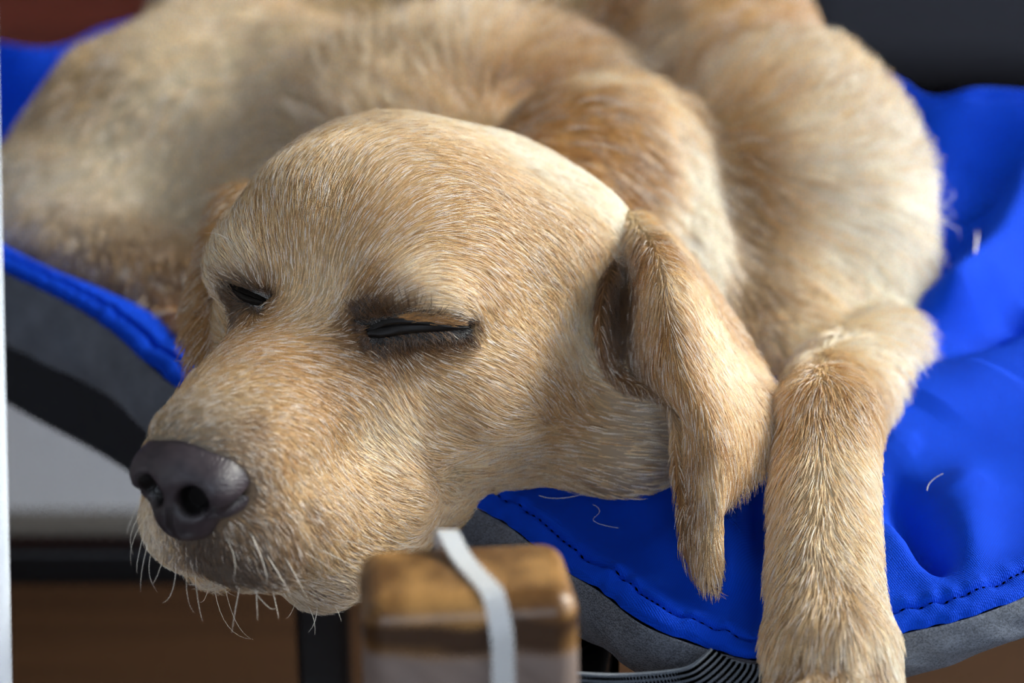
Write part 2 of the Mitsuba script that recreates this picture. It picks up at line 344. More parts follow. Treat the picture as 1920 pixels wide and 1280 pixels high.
# the raised stitches of the rim
sr = V[:, 8]
stitch = []
step = .0032
na = int(arc[-1] / step)
for i in range(int(na * .06), int(na * .5)):
    a = np.interp([i * step, i * step + step * .62], arc, np.arange(NT))
    pts = [np.array([np.interp(x, np.arange(NT), sr[:, c]) for c in range(3)]) for x in a]
    d = pts[1] - pts[0]; L = np.linalg.norm(d); d /= L
    side = np.cross(d, [0, 0, 1]); side /= np.linalg.norm(side); u = np.cross(side, d)
    c = (pts[0] + pts[1]) / 2 + u * .0003
    q = np.array([c - d * L / 2, c - side * .0003 + u * .0002, c + side * .0003 + u * .0002, c + d * L / 2, c - side * .0003 - u * .0003, c + side * .0003 - u * .0003])
    stitch.append((q, np.array([[0, 1, 2], [1, 3, 2], [0, 4, 1], [0, 2, 5], [4, 3, 1], [5, 2, 3], [0, 5, 4], [4, 5, 3]])))
sv = np.vstack([q for q, _ in stitch]); sf = np.vstack([f + 6 * i for i, (_, f) in enumerate(stitch)])
add('cushion__stitching', trimesh.Trimesh(sv, sf, process=False), 'mat_thread', kind='stuff', label='blue stitches along the rim of the cover')
# the grey side below it
kp = np.r_[0, .4, .62, .75, .86, .95, 1.3, 1.7, 2.2, 6]
gh = np.interp(arc, [0, .25, .45, .60, .72, .85, .95, 1.1, 1.3], [.045, .045, .043, .036, .029, .023, .018, .016, .03])
rows = []
prof = [(0, 0), (.0015, -.03), (.0032, -.12), (.0050, -.25), (.0058, -.4), (.0050, -.55), (.0030, -.7), (-.0010, -.84), (-.008, -.94), (-.018, -1.0), (-.05, -1.02), (-.12, -1.0)]
wr = meshkit.fbm(np.c_[arc * 28, 0 * arc, 0 * arc], 3, 31) - .5
for k, (o, h) in enumerate(prof):
    p = O - inw * o
    cr = (meshkit.fbm(np.c_[arc * 40 + h * 1.6, 0 * arc + h * 1.2, 0 * arc], 3, 33) - .5) * .007 * min(1, -h * 3) * (1 if k < 9 else 0)
    p = p - inw * cr[:, None]
    rows.append(np.c_[p[:, :2], zO + h * gh + (-.0006 if k == 0 else 0) if k < 10 else 0 * zO + (.396, .392)[k - 10]])
V2 = np.stack(rows, 1)
# refine across the profile
tt0 = np.linspace(0, 1, len(prof)); tn = np.linspace(0, 1, 40)
V2 = CubicSpline(tt0, V2, axis=1)(tn)
F2 = grid_faces(NT, V2.shape[1], wrap=True)
bot = V2[:, -1]
vv = np.vstack([V2.reshape(-1, 3), [[cen[0], cen[1], bot[:, 2].mean()]]])
ii = np.arange(NT) * V2.shape[1] + V2.shape[1] - 1
ff = np.vstack([F2[:, [0, 1, 2]], F2[:, [0, 2, 3]], np.stack([ii, np.roll(ii, -1), 0 * ii + len(vv) - 1], 1)])
side = trimesh.Trimesh(vv, ff, process=False)
add('cushion__side', side, 'mat_grey', True, label='heather grey felt side and underside')
tag('cushion', 'bright blue padded seat cushion with heather grey sides that the dog sleeps on', 'cushion')

# black webbing sewn under the corner, the dark sling and the frame of the chair
wp = [P(1398, 1246, .704), P(1378, 1274, .703), P(1332, 1308, .702), P(1270, 1326, .70), P(1180, 1334, .695), P(1110, 1334, .69), P(1040, 1330, .685)]
wu = [(-.3, -1, .5), (-.3, -1, .4), (-.1, -1, .3), (0, -1, .3), (0, -1, .3), (0, -1, .3), (0, -1, .3)]
def ribbed(path, w, h, up, n, ribs):
    """Webbing: a band of rows of small raised ribs."""
    base = sweep(path, w, h, up, n)
    path, up = np.asarray(path, float), np.asarray(up, float)
    t = np.linspace(0, 1, len(path)); tt = np.linspace(0, 1, 150)
    p, u = CubicSpline(t, path)(tt), CubicSpline(t, up)(tt)
    d = np.gradient(p, axis=0); d /= np.linalg.norm(d, axis=1, keepdims=True)
    s = np.cross(d, u); s /= np.linalg.norm(s, axis=1, keepdims=True); u = np.cross(s, d)
    out = [base]
    oct_v = np.array([[1, 0, 0], [-1, 0, 0], [0, 1, 0], [0, -1, 0], [0, 0, 1], [0, 0, -1.0]])
    oct_f = np.array([[0, 2, 4], [2, 1, 4], [1, 3, 4], [3, 0, 4], [2, 0, 5], [1, 2, 5], [3, 1, 5], [0, 3, 5]])
    for k in range(ribs):
        for i in range(0, 150, 2):
            o = (k + .5) / ribs * 2 - 1
            j = min(149, i + (k % 2))
            c = p[j] + s[j] * o * w / 2 * .94 + u[j] * h * .5
            v = c + (oct_v[:, :1] * (d[j] * .9 + s[j] * .5) * .0007 + oct_v[:, 1:2] * s[j] * w / ribs * .36 + oct_v[:, 2:] * u[j] * .0006)
            out.append(trimesh.Trimesh(v, oct_f, process=False))
    return cat(*out)
add('cushion__webbing', ribbed(wp, .026, .0014, wu, 80, 13), 'mat_web', label='black woven webbing strap sewn to the corner')
m_ = (arc > .05) & (np.arange(NT) < np.argmax((O[:, 0] > .015) & (O[:, 1] < .8)))
Or, ir = O[m_][::6], inw[m_][::6]
g_ = gh[m_][::6]
def rail(o1, o2, z1, z2):
    r = []
    for o, z in ((o1, z1), (o2, z1), (o2, z2), (o1, z2), (o1, z1)):
        p = Or + ir * o
        r.append(np.c_[p[:, :2], Or[:, 2] - g_ + z])
    v = np.stack(r, 1); f = grid_faces(len(Or), 5)
    m = trimesh.Trimesh(v.reshape(-1, 3), np.vstack([f[:, [0, 1, 2]], f[:, [0, 2, 3]]]), process=False); m.fix_normals(); return m
add('chair__seat_rail', cat(rail(.010, .04, .010, -.014), rail(.013, .037, -.0145, -.036)), 'mat_sling', 30, label='dark padded seat rail under the cushion')
def bar(a, b, w, h, r=.004):
    a, b = np.array(a, float), np.array(b, float)
    L = np.linalg.norm(b - a); m = to_tm(rounded_box((w, h, L), r))
    z = (b - a) / L; x = np.cross([0, 1, 0], z) if abs(z[1]) < .9 else np.array([1.0, 0, 0]); x /= np.linalg.norm(x); y = np.cross(z, x)
    Mx = np.eye(4); Mx[:3, :3] = np.stack([x, y, z], 1); Mx[:3, 3] = (a + b) / 2
    m.apply_transform(Mx); return m
c0, c1 = P(-80, 1050, 1.25), P(620, 1050, 1.25)
add('chair__crossbar', bar(c0, c1, .024, .022), 'mat_metal', 40, label='dark metal crossbar under the seat')
l0 = P(604, 1090, .98)
for i, (x, y) in enumerate(((l0[0], l0[1]), (.350, .86), (-.36, 1.2), (.350, 1.04))):
    add('chair__leg' + (f'_{i:03d}' if i else ''), bar((x, y, .0), (x, y, .405), .024, .026), 'mat_metal', 40, label='dark metal leg')
ns_ = [(-.40, 1.12), (.32, .84), (.34, 1.15), (-.42, 1.30)]
sp_ = np.array([[-.40, 1.14], [-.23, .98], [-.04, .84], [.06, .79], [.16, .80], [.355, .83], [.36, 1.05], [.1, 1.25], [-.40, 1.30]])
from shapely.geometry import Polygon
slab = trimesh.creation.extrude_polygon(Polygon(sp_).buffer(.02).buffer(-.01), .012, engine='earcut'); slab.apply_translation([0, 0, .374])
add('chair__seat_panel', slab, 'mat_sling', 30, label='dark seat panel under the cushion')
add('chair__front_bracket', cat(bar(inpost(0, .014, -.20), (.04, .76, .392), .02, .03), ), 'mat_metal', 40)
tag('chair', 'low chair with a glossy wooden front post and a dark frame, holding the blue cushion', 'chair')

# ------------------------------------------------------------------ the dog: signed distances
HV = np.array([-1.38792877e-01, -6.23203815e-02, -2.03505047e+00, 6.28154565e+02, 5.37195560e+02, 7.43735373e-01])
HM = Rn.from_rotvec(HV[:3]).as_matrix(); HT = P(HV[3], HV[4], HV[5])
def H(x, y, z):
    """A point of the head's own frame (x to the nose, y to the dog's left, z up) in the room."""
    return HM @ np.array([x, y, z], float) + HT
def toH(p):
    return (p - HT) @ HM

PR = []   # (kind, parameters, blend, sign)
def ell(c, r, k=.02, R=None, sub=False):
    PR.append(('e', (np.array(c, float), np.array(r, float), np.eye(3) if R is None else R), k, sub))
def cap(a, b, ra, rb, k=.02, sub=False):
    PR.append(('c', (np.array(a, float), np.array(b, float), ra, rb), k, sub))
def hell(c, r, k=.015, rot=None, sub=False):
    ell(H(*c), r, k, HM if rot is None else HM @ Rn.from_euler('zyx', rot, degrees=True).as_matrix(), sub)
def hcap(a, b, ra, rb, k=.012, sub=False):
    cap(H(*a), H(*b), ra, rb, k, sub)
def prim(pr, p):
    if pr[0] == 'e':
        c, r, R = pr[1]
        q = (p - c) @ R
        k0 = np.sqrt((q * q / (r * r)).sum(-1)); k1 = np.sqrt((q * q / (r ** 4)).sum(-1)) + 1e-9
        return k0 * (k0 - 1) / k1
    a, b, ra, rb = pr[1]
    ba = b - a; pa = p - a
    t = np.clip((pa @ ba) / (ba @ ba), 0, 1)
    return np.linalg.norm(pa - t[..., None] * ba, axis=-1) - (ra + (rb - ra) * t)
def bound(pr):
    if pr[0] == 'e':
        return pr[1][0], pr[1][1].max()
    a, b, ra, rb = pr[1]
    return (a + b) / 2, np.linalg.norm(b - a) / 2 + max(ra, rb)
DENT = []
def sdf_plain(p, prs):
    global DENT
    keep, DENT = DENT, []
    d = sdf(p, prs)
    DENT = keep
    return d
def sdf(p, prs=None):
    d = np.full(p.shape[:-1], .2, p.dtype)
    for pr in PR if prs is None else prs:
        q = prim(pr, p); k = pr[2]
        if pr[3]:
            h = np.maximum(k - np.abs(d + q), 0) / k
            d = np.maximum(d, -q) + h * h * k * .25
        else:
            h = np.maximum(k - np.abs(d - q), 0) / k
            d = np.minimum(d, q) - h * h * k * .25
    for tree, w, a in DENT:
        near = np.abs(d) < .02
        if near.any():
            x = tree.query(p[near], distance_upper_bound=w * 2.6)[0]
            d[near] += a * np.exp(-(np.minimum(x, 1) / w) ** 2)
    return d

# --- body, back to front
ell(P(900, 60, 1.27), (.20, .11, .075), .04)                     # back and loin
ell(P(1130, 90, 1.17), (.10, .09, .058), .03)                    # ribs behind the withers
ell(P(570, 185, 1.24), (.085, .09, .072), .03)                   # rump
cap(P(210, 455, 1.12), P(335, 330, 1.14), .062, .078, .03)        # buttock and thigh
cap(P(335, 330, 1.14), P(562, 185, 1.10), .076, .027, .03)        # thigh to stifle
cap(P(400, 130, 1.17), P(560, 140, 1.13), .040, .028, .03)
cap(P(60, 470, 1.07), P(420, 640, .97), .036, .034, .03)          # shank folded under the thigh
cap(P(300, 600, .955), P(400, 640, .90), .010, .010, .01)         # tail tip
ell(P(320, 430, 1.10), (.085, .05, .055), .05)
ell(P(760, 330, 1.10), (.10, .08, .07), .04)                     # belly side, mostly hidden
ell(P(900, 470, 1.02), (.12, .09, .07), .04)                     # chest
ell(P(985, 175, 1.06), (.060, .04, .034), .012)                  # fold of the withers
ell(P(815, 190, 1.09), (.038, .04, .032), .02)
ell(P(1290, 85, 1.10), (.060, .055, .042), .016)                 # far withers
ell(P(1390, 70, 1.12), (.036, .05, .032), .02)
cap(H(-.135, -.01, -.045), P(1115, 360, .95), .050, .048, .008)  # neck
cap(P(1115, 355, .95), P(1165, 520, .93), .046, .050, .010)
ell(P(1150, 400, .985), (.049, .05, .064), .008)                 # second fold of the neck
cap(P(1200, 430, .96), P(1255, 600, .93), .034, .030, .012)
ell(P(1428, 204, 1.04), (.040, .055, .036), .012)                # shoulder
ell(P(1482, 302, 1.02), (.042, .06, .050), .02)
ell(P(1522, 420, 1.00), (.046, .06, .060), .025)
ell(P(1574, 520, .98), (.033, .05, .045), .03)
ell(P(1430, 480, 1.00), (.045, .06, .075), .03)
cap(P(1580, 430, .97), P(1656, 655, .93), .034, .015, .02)        # upper arm to elbow
cap(P(1360, 500, .99), P(1470, 700, .90), .045, .030, .03)        # chest beside the leg
cap(P(1650, 660, .92), P(1560, 760, .81), .021, .020, .010)       # forearm
# --- bent wrist and paw
cap(P(1549, 795, .775), P(1544, 930, .752), .0190, .0182, .006)
cap(P(1549, 765, .782), P(1549, 800, .775), .0160, .0190, .0015)
cap(P(1544, 930, .752), P(1546, 1090, .728), .0182, .0190, .0015)
cap(P(1546, 1090, .728), P(1554, 1220, .705), .0190, .0200, .0015)
for x0, x1, d1 in ((1492, 1484, .694), (1534, 1530, .684), (1588, 1592, .684), (1626, 1640, .696)):
    cap(P(x0, 1200, .709), P(x1, 1330, d1), .0090, .0090, .006)
    cap(P(x1, 1330, d1), P(x1 + (x1 - 1560) * .05, 1395, d1 - .001), .0095, .0085, .006)
# --- head
hell((-.064, 0, -.012), (.075, .057, .061), .02)                 # cranium
hell((-.034, -.004, .006), (.048, .052, .042), .02)                  # forehead
for s in (1, -1):
    hell((-.012, s * .031, -.001), (.026, .021, .017), .014)      # brow
hell((-.116, 0, .002), (.033, .04, .034), .02)
hell((-.090, .038, .004), (.043, .032, .026), .02)
hell((-.080, -.029, .012), (.043, .026, .031), .02)
for s in (1, -1):
    hell((-.045, s * .043, -.038), (.046, .024, .030), .016)     # cheek bone
    hell((-.078, s * .047, -.058), (.040, .024, .038), .018)     # cheek muscle
hell((-.09, 0, -.064), (.055, .052, .045), .03)                  # throat
ell(P(1150, 790, .805), (.032, .04, .030), .02)
hcap((-.005, 0, -.036), (.066, 0, -.050), .036, .0235, .016)     # muzzle
for s in (1, -1):
    hcap((-.004, s * .010, -.021), (.074, s * .006, -.040), .020, .0135, .012)  # bridge
for s in (1, -1):
    hcap((.014, s * .020, -.068), (.062, s * .012, -.070), .0260, .0185, .010)   # lips
    hcap((-.045, s * .030, -.077), (.010, s * .022, -.074), .018, .019, .010)
hcap((-.05, 0, -.084), (.050, 0, -.085), .022, .010, .008)
for s in (1, -1):
    hcap((.002, s * .022, -.086), (.034, s * .020, -.088), .0160, .0150, .012)
#      # lower jaw
def ray(px, py):
    r = P(px, py, 1.0) - EYE
    return r / np.linalg.norm(r)
def hit(px, py, prs=None):
    """The first point of the dog's surface along the line of sight through a pixel."""
    r = ray(px, py); t, t0 = .45, .45
    for _ in range(400):
        d = float(sdf((EYE + r * t)[None], prs)[0])
        if d < 0:
            break
        t0 = t; t += max(d * .6, .0004)
        if t > 1.6:
            break
    for _ in range(14):
        m = (t + t0) / 2
        if float(sdf((EYE + r * m)[None], prs)[0]) < 0:
            t = m
        else:
            t0 = m
    return EYE + r * t
def hits(pts):
    return np.array([hit(*q) for q in pts])
def resample(q, n):
    q = np.asarray(q, float); t = np.linspace(0, 1, len(q))
    return CubicSpline(t, q)(np.linspace(0, 1, n)) if len(q) > 2 else q[0] + np.linspace(0, 1, n)[:, None] * (q[-1] - q[0])
LID = [hits([(686, 622), (712, 612), (760, 604), (820, 606), (878, 611)]), hits([(496, 566), (482, 560), (464, 552), (447, 543), (430, 534)])]
def crease(pts, w, a):
    """A soft furrow (a > 0) or swelling (a < 0) of the skin along a line on the surface."""
    DENT.append((cKDTree(resample(hits(pts), 60)), w, a))
dents = [([(660, 640), (668, 690), (700, 760)], .0055, .0016), ([(590, 700), (640, 790), (690, 870)], .010, .0022), ([(690, 730), (760, 800), (830, 850)], .008, -.0028),
         ([(840, 790), (920, 850), (1010, 893)], .0065, .0032), ([(900, 880), (960, 890), (1000, 898)], .006, -.0022), ([(640, 330), (625, 440), (600, 540)], .010, .0012),
         ([(900, 560), (900, 640), (860, 720)], .012, .0016), ([(1100, 700), (1160, 760), (1235, 800)], .010, .0032), ([(850, 740), (960, 700), (1060, 720)], .022, -.003),
         ([(680, 560), (760, 535), (850, 560)], .009, -.0022), ([(440, 470), (470, 480), (500, 500)], .008, -.002), ([(520, 620), (560, 640), (610, 650)], .012, .0012),
         ([(540, 950), (600, 1000), (660, 1040)], .016, -.002), ([(1365, 230), (1388, 350), (1392, 560)], .012, .0065), ([(1265, 235), (1290, 330), (1275, 450)], .007, .0035), ([(1150, 60), (1200, 70), (1240, 40)], .010, .005), ([(1560, 1100), (1550, 1160), (1545, 1200)], .004, .0014), ([(322, 1020), (350, 1048), (430, 1080), (520, 1106)], .0035, .0016), ([(1630, 1180), (1636, 1230), (1640, 1275)], .004, .0022), ([(1490, 1190), (1490, 1275)], .004, .0016), ([(1556, 1200), (1556, 1275)], .004, .0016)]
DENT_NEW = []
for pts, w, a in dents:
    DENT_NEW.append((cKDTree(resample(hits(pts), 60)), w, a))
for L_, wl in zip(LID, (.0035, .003)):
    DENT_NEW.append((cKDTree(resample(L_, 60)), .0024, .0016))
    DENT_NEW.append((cKDTree(resample(L_ + np.array([0, 0, .0052]), 60)), .0035, -.0014))
    DENT_NEW.append((cKDTree(resample(L_ - np.array([0, 0, .0065]), 60)), .0040, -.0012))
DENT += DENT_NEW

def mesh_sdf(fn, lo, hi, h, prs=None):
    """Surface nets of the zero level on a grid of step h; far from the surface a coarse grid decides."""
    lo, hi = np.asarray(lo, float), np.asarray(hi, float)
    B = 8
    nb = np.ceil((hi - lo) / (h * B)).astype(int)
    n = nb * B + 1
    cc = np.stack(np.meshgrid(*[lo[i] + (np.arange(nb[i]) + .5) * h * B for i in range(3)], indexing='ij'), -1)
    D = fn(cc.reshape(-1, 3)).reshape(nb)
    vol = np.repeat(np.repeat(np.repeat(D, B, 0), B, 1), B, 2).astype(np.float32)
    vol = np.pad(vol, ((0, 1), (0, 1), (0, 1)), mode='edge')
    near = np.argwhere(np.abs(D) < h * B * 1.25)
    off = np.stack(np.meshgrid(*[np.arange(B + 1)] * 3, indexing='ij'), -1).reshape(-1, 3)
    bounds = None if prs is None else [bound(q) for q in prs]
    # neighbouring blocks are evaluated together so that far primitives can be skipped
    key = (near // 4) @ np.array([1000000, 1000, 1])
    order = np.argsort(key); near, key = near[order], key[order]
    for g in np.split(np.arange(len(near)), np.nonzero(np.diff(key))[0] + 1):
        ijk = (near[g] * B)[:, None] + off[None]
        p = lo + ijk * h
        if prs is None:
            d = fn(p.reshape(-1, 3))
        else:
            c = p.reshape(-1, 3).mean(0); r = np.linalg.norm(p.reshape(-1, 3) - c, axis=1).max()
            use = [q for q, (bc, br) in zip(prs, bounds) if np.linalg.norm(bc - c) - br - r < .06]
            d = sdf(p.reshape(-1, 3), use)
        vol[ijk[..., 0], ijk[..., 1], ijk[..., 2]] = d.reshape(ijk.shape[:2])
    s = vol < 0
    act = np.zeros(np.array(n) - 1, bool)
    first = s[:-1, :-1, :-1]
    cor = [(a, b, c) for a in (0, 1) for b in (0, 1) for c in (0, 1)]
    sl = lambda a, m: slice(a, m - 1 + a)
    anyv, allv = np.zeros_like(first), np.ones_like(first)
    for a, b, c in cor:
        q = s[sl(a, n[0]), sl(b, n[1]), sl(c, n[2])]
        anyv |= q; allv &= q
    act = anyv & ~allv
    idx = np.argwhere(act)
    vid = np.full(act.shape, -1, np.int32); vid[act] = np.arange(len(idx))
    acc, cnt = np.zeros((len(idx), 3)), np.zeros(len(idx))
    val = {c: vol[idx[:, 0] + c[0], idx[:, 1] + c[1], idx[:, 2] + c[2]].astype(float) for c in cor}
    for ax in range(3):
        for c in cor:
            if c[ax]:
                continue
            e = tuple(c[i] + (i == ax) for i in range(3))
            a, b = val[c], val[e]
            m = (a < 0) != (b < 0)
            t = np.where(m, a / np.where(m, a - b, 1), 0)
            pos = np.array(c, float)[None] + t[:, None] * np.eye(3)[ax]
            acc += pos * m[:, None]; cnt += m
    v = lo + (idx + acc / np.maximum(cnt, 1)[:, None]) * h
    quads = []
    for ax in range(3):
        o = [i for i in range(3) if i != ax]
        a = np.take(s, np.arange(n[ax] - 1), ax); b = np.take(s, np.arange(1, n[ax]), ax)
        e = np.argwhere(a != b)
        e = e[(e[:, o[0]] > 0) & (e[:, o[1]] > 0) & (e[:, o[0]] < n[o[0]] - 1) & (e[:, o[1]] < n[o[1]] - 1)]
        inside = s[e[:, 0], e[:, 1], e[:, 2]]
        def at(d0, d1):
            q = e.copy(); q[:, o[0]] -= d0; q[:, o[1]] -= d1
            return vid[q[:, 0], q[:, 1], q[:, 2]]
        q = np.stack([at(1, 1), at(0, 1), at(0, 0), at(1, 0)], 1)
        flip = inside if ax != 1 else ~inside
        q[~flip] = q[~flip][:, ::-1]
        quads.append(q)
    q = np.vstack(quads)
    return v, np.vstack([q[:, [0, 1, 2]], q[:, [0, 2, 3]]])

def relax(v, f, steps):
    """Laplacian steps of the given strengths (a negative one swells back)."""
    from scipy.sparse import coo_matrix
    e = np.vstack([f[:, [0, 1]], f[:, [1, 2]], f[:, [2, 0]]])
    A = coo_matrix((np.ones(2 * len(e)), (np.r_[e[:, 0], e[:, 1]], np.r_[e[:, 1], e[:, 0]])), (len(v), len(v))).tocsr()
    A.data[:] = 1
    deg = np.maximum(np.asarray(A.sum(1)).ravel(), 1)[:, None]
    for s_ in steps:
        v = v + s_ * ((A @ v) / deg - v)
    return v
bmin = np.min([bound(q)[0] - bound(q)[1] for q in PR if not q[3]], 0) - .01
bmax = np.max([bound(q)[0] + bound(q)[1] for q in PR if not q[3]], 0) + .01
dv, df = mesh_sdf(sdf, bmin, bmax, .0021, PR)
dog = trimesh.Trimesh(dv, df, process=False)
parts_ = dog.split(only_watertight=False)
if len(parts_) > 1:
    dog = max(parts_, key=lambda m: len(m.faces))
dog = trimesh.Trimesh(relax(np.array(dog.vertices), np.array(dog.faces), [.5, -.53] * 2), dog.faces, process=False)
dv, df = np.array(dog.vertices), np.array(dog.faces)
from trimesh.ray.ray_pyembree import RayMeshIntersector
CAST = RayMeshIntersector(dog)
slow_hit = hit
def hit(px, py, prs=None):
    r = ray(px, py)
    loc, _, _ = CAST.intersects_location(EYE[None], r[None], multiple_hits=False)
    for k in range(1, 14):
        if len(loc):
            break
        loc, _, _ = CAST.intersects_location(EYE[None], ray(px + k * (1 if px < 330 else 0), py - 4 * k)[None], multiple_hits=False)
    return loc[0] if len(loc) else slow_hit(px, py)
tag('dog', 'yellow short-haired dog asleep on the blue cushion with its chin over the edge', 'dog')

# ------------------------------------------------------------------ ears
def sheet(grid, n, m, thick, name, key):
    """A soft flap through a grid of points (rows from base to tip, columns across), with a rounded rim."""
    g = np.array([[P(*q) for q in r] for r in grid])
    a, b = np.linspace(0, 1, g.shape[0]), np.linspace(0, 1, g.shape[1])
    u, v = np.linspace(0, 1, n), np.linspace(0, 1, m)
    S = np.stack([RectBivariateSpline(a, b, g[..., c], kx=3, ky=min(3, g.shape[1] - 1))(u, v) for c in range(3)], -1)
    du, dv_ = np.gradient(S, axis=0), np.gradient(S, axis=1)
    N = np.cross(du, dv_); N /= np.linalg.norm(N, axis=-1, keepdims=True) + 1e-9
    e = np.minimum.reduce([np.minimum(v, 1 - v)[None] * m + 0 * u[:, None], (1 - u)[:, None] * n + 0 * v[None]])
    th = thick * np.sqrt(np.clip(e / 4, 0.02, 1))[..., None]
    A, B = S + N * th / 2, S - N * th / 2
    f = grid_faces(n, m)
    k = n * m
    f2 = np.vstack([f, f[:, ::-1] + k])
    rim = [i * m for i in range(n)] + [(n - 1) * m + j for j in range(1, m)] + [i * m + m - 1 for i in range(n - 2, -1, -1)] + list(range(m - 2, 0, -1))
    r = np.array(rim); r2 = np.roll(r, -1)
    f2 = np.vstack([f2, np.stack([r2, r, r + k, r2 + k], 1)])
    msh = trimesh.Trimesh(np.vstack([A.reshape(-1, 3), B.reshape(-1, 3)]), np.vstack([f2[:, [0, 1, 2]], f2[:, [0, 2, 3]]]), process=False)
    if msh.volume < 0:
        msh.invert()
    return msh
EAR_L = [[(1150, 455, .800), (1166, 425, .806), (1185, 405, .808), (1225, 425, .815), (1255, 455, .828)],
         [(1146, 500, .778), (1180, 478, .790), (1222, 455, .774), (1264, 470, .802), (1302, 505, .825)],
         [(1128, 560, .768), (1188, 545, .784), (1250, 530, .748), (1300, 530, .780), (1350, 572, .815)],
         [(1124, 640, .764), (1195, 632, .776), (1262, 620, .736), (1335, 620, .770), (1405, 645, .80)],
         [(1160, 712, .766), (1218, 705, .768), (1278, 700, .732), (1372, 715, .758), (1450, 735, .788)],
         [(1246, 748, .758), (1282, 765, .754), (1314, 780, .729), (1392, 790, .750), (1458, 800, .775)],
         [(1266, 850, .747), (1300, 855, .744), (1336, 860, .727), (1380, 878, .744), (1428, 875, .757)],
         [(1279, 950, .739), (1308, 950, .737), (1338, 950, .729), (1344, 948, .735), (1352, 942, .743)],
         [(1282, 1020, .736), (1310, 1020, .735), (1337, 1020, .729), (1340, 1020, .733), (1344, 1020, .736)],
         [(1305, 1062, .733), (1321, 1066, .7325), (1335, 1068, .7290), (1338, 1068, .732), (1340, 1068, .7335)],
         [(1326, 1090, .7315), (1330, 1092, .731), (1334, 1094, .7298), (1336, 1095, .7305), (1338, 1095, .731)]]
EAR_R = [[(506, 350, .830), (466, 352, .832), (424, 364, .838)],
         [(478, 400, .825), (438, 398, .823), (402, 420, .828)],
         [(458, 460, .815), (418, 455, .812), (388, 480, .815)],
         [(438, 530, .800), (398, 525, .798), (373, 540, .802)],
         [(428, 590, .79), (393, 590, .786), (364, 590, .790)],
         [(418, 640, .785), (393, 645, .779), (368, 640, .782)],
         [(408, 672, .78), (392, 678, .775), (384, 672, .776)]]
ear_l = sheet(EAR_L, 160, 100, .0045, 'ear', 'l')
ear_r = sheet(EAR_R, 90, 50, .0045, 'ear', 'r')

# ------------------------------------------------------------------ nose
NP = []
def nell(c, r, k=.006, sub=False, rot=None):
    NP.append(('e', (np.array(c, float), np.array(r, float), np.eye(3) if rot is None else Rn.from_euler('zyx', rot, degrees=True).as_matrix()), k, sub))
def ncap(a, b, ra, rb, k=.002, sub=False):
    NP.append(('c', (np.array(a, float), np.array(b, float), ra, rb), k, sub))
nell((.0800, 0, -.0432), (.0190, .0170, .0118))
for s in (1, -1):
    nell((.0825, s * .0115, -.0460), (.0145, .0092, .0098), .004)
    ncap((.086, s * .0145, -.0525), (.078, s * .0175, -.0505), .0032, .0028, .003)
nell((.0855, 0, -.0560), (.0112, .0115, .0110), .005)
for s in (1, -1):
    nell((.0985, s * .0094, -.0500), (.0110, .0054, .0060), .0025, True, (s * 20, 0, 0))
    ncap((.0975, s * .0112, -.0530), (.0905, s * .0178, -.0530), .0020, .0018, .0014, True)
    ncap((.0905, s * .0178, -.0530), (.0820, s * .0208, -.0465), .0018, .0012, .0014, True)
ncap((.0970, 0, -.0545), (.0938, 0, -.0668), .0011, .0010, .0008, True)
NP_SOLID = [q for q in NP if not q[3]]
nv, nf = mesh_sdf(lambda q: sdf_plain(q, NP), (.058, -.028, -.072), (.108, .028, -.022), .0007)
nose = trimesh.Trimesh(nv @ HM.T + HT, nf, process=False)
nose = trimesh.Trimesh(relax(np.array(nose.vertices), nf, [.5, -.3, .4]), nf, process=False)
nn = meshkit.fbm(nv * 260, 3, 2)[:, None]
ncol = srgb(68, 58, 62) * (1 - nn) + srgb(42, 39, 46) * nn
front_ = np.clip((nv[:, :1] - .088) / .010, 0, 1) * np.clip((-.047 - nv[:, 2:]) / .006, 0, 1)
ncol = ncol * (1 - .45 * front_)
deep = np.clip(-sdf_plain(nv, NP_SOLID) / .0022, 0, 1)[:, None]      # blackened with depth inside the carved nostrils and slits
ncol = ncol * (1 - deep) + srgb(10, 8, 8) * deep
add('dog__nose', nose, 'mat_nose', True, color=ncol, label='dark grey-brown nose with two nostrils')

# colours of the coat, lit rims and shaded folds painted in: (pixel, reach in metres, sRGB) anchored on the skin
def field(anchors, base, weight0=.02):
    tree = np.array([q[0] for q in anchors]); rad = np.array([q[1] for q in anchors]); val = np.array([q[2] for q in anchors], float)
    base = np.asarray(base, float)
    def f(p):
        p = np.asarray(p); out = np.empty((len(p),) + val.shape[1:])
        for i in range(0, len(p), 20000):
            d2 = ((p[i:i + 20000, None] - tree[None]) ** 2).sum(-1)
            w = np.exp(-d2 / rad ** 2) * np.minimum(12, (.02 / rad) ** 1.6)
            out[i:i + 20000] = (w @ val + weight0 * base) / (w.sum(1) + weight0).reshape((-1,) + (1,) * (val.ndim - 1))
        return out
    return f
def on_ear(m, px, py):
    r = ray(px, py); q = m.vertices - EYE; t = q @ r
    return m.vertices[np.argmin(np.linalg.norm(q - t[:, None] * r, axis=1) + (t - t.min()) * .1)]
def lin(c):
    c = np.array(c, float); g = c.mean()
    return srgb(*(g + (c - g) * .94)) * np.array([.99, 1.0, .96])
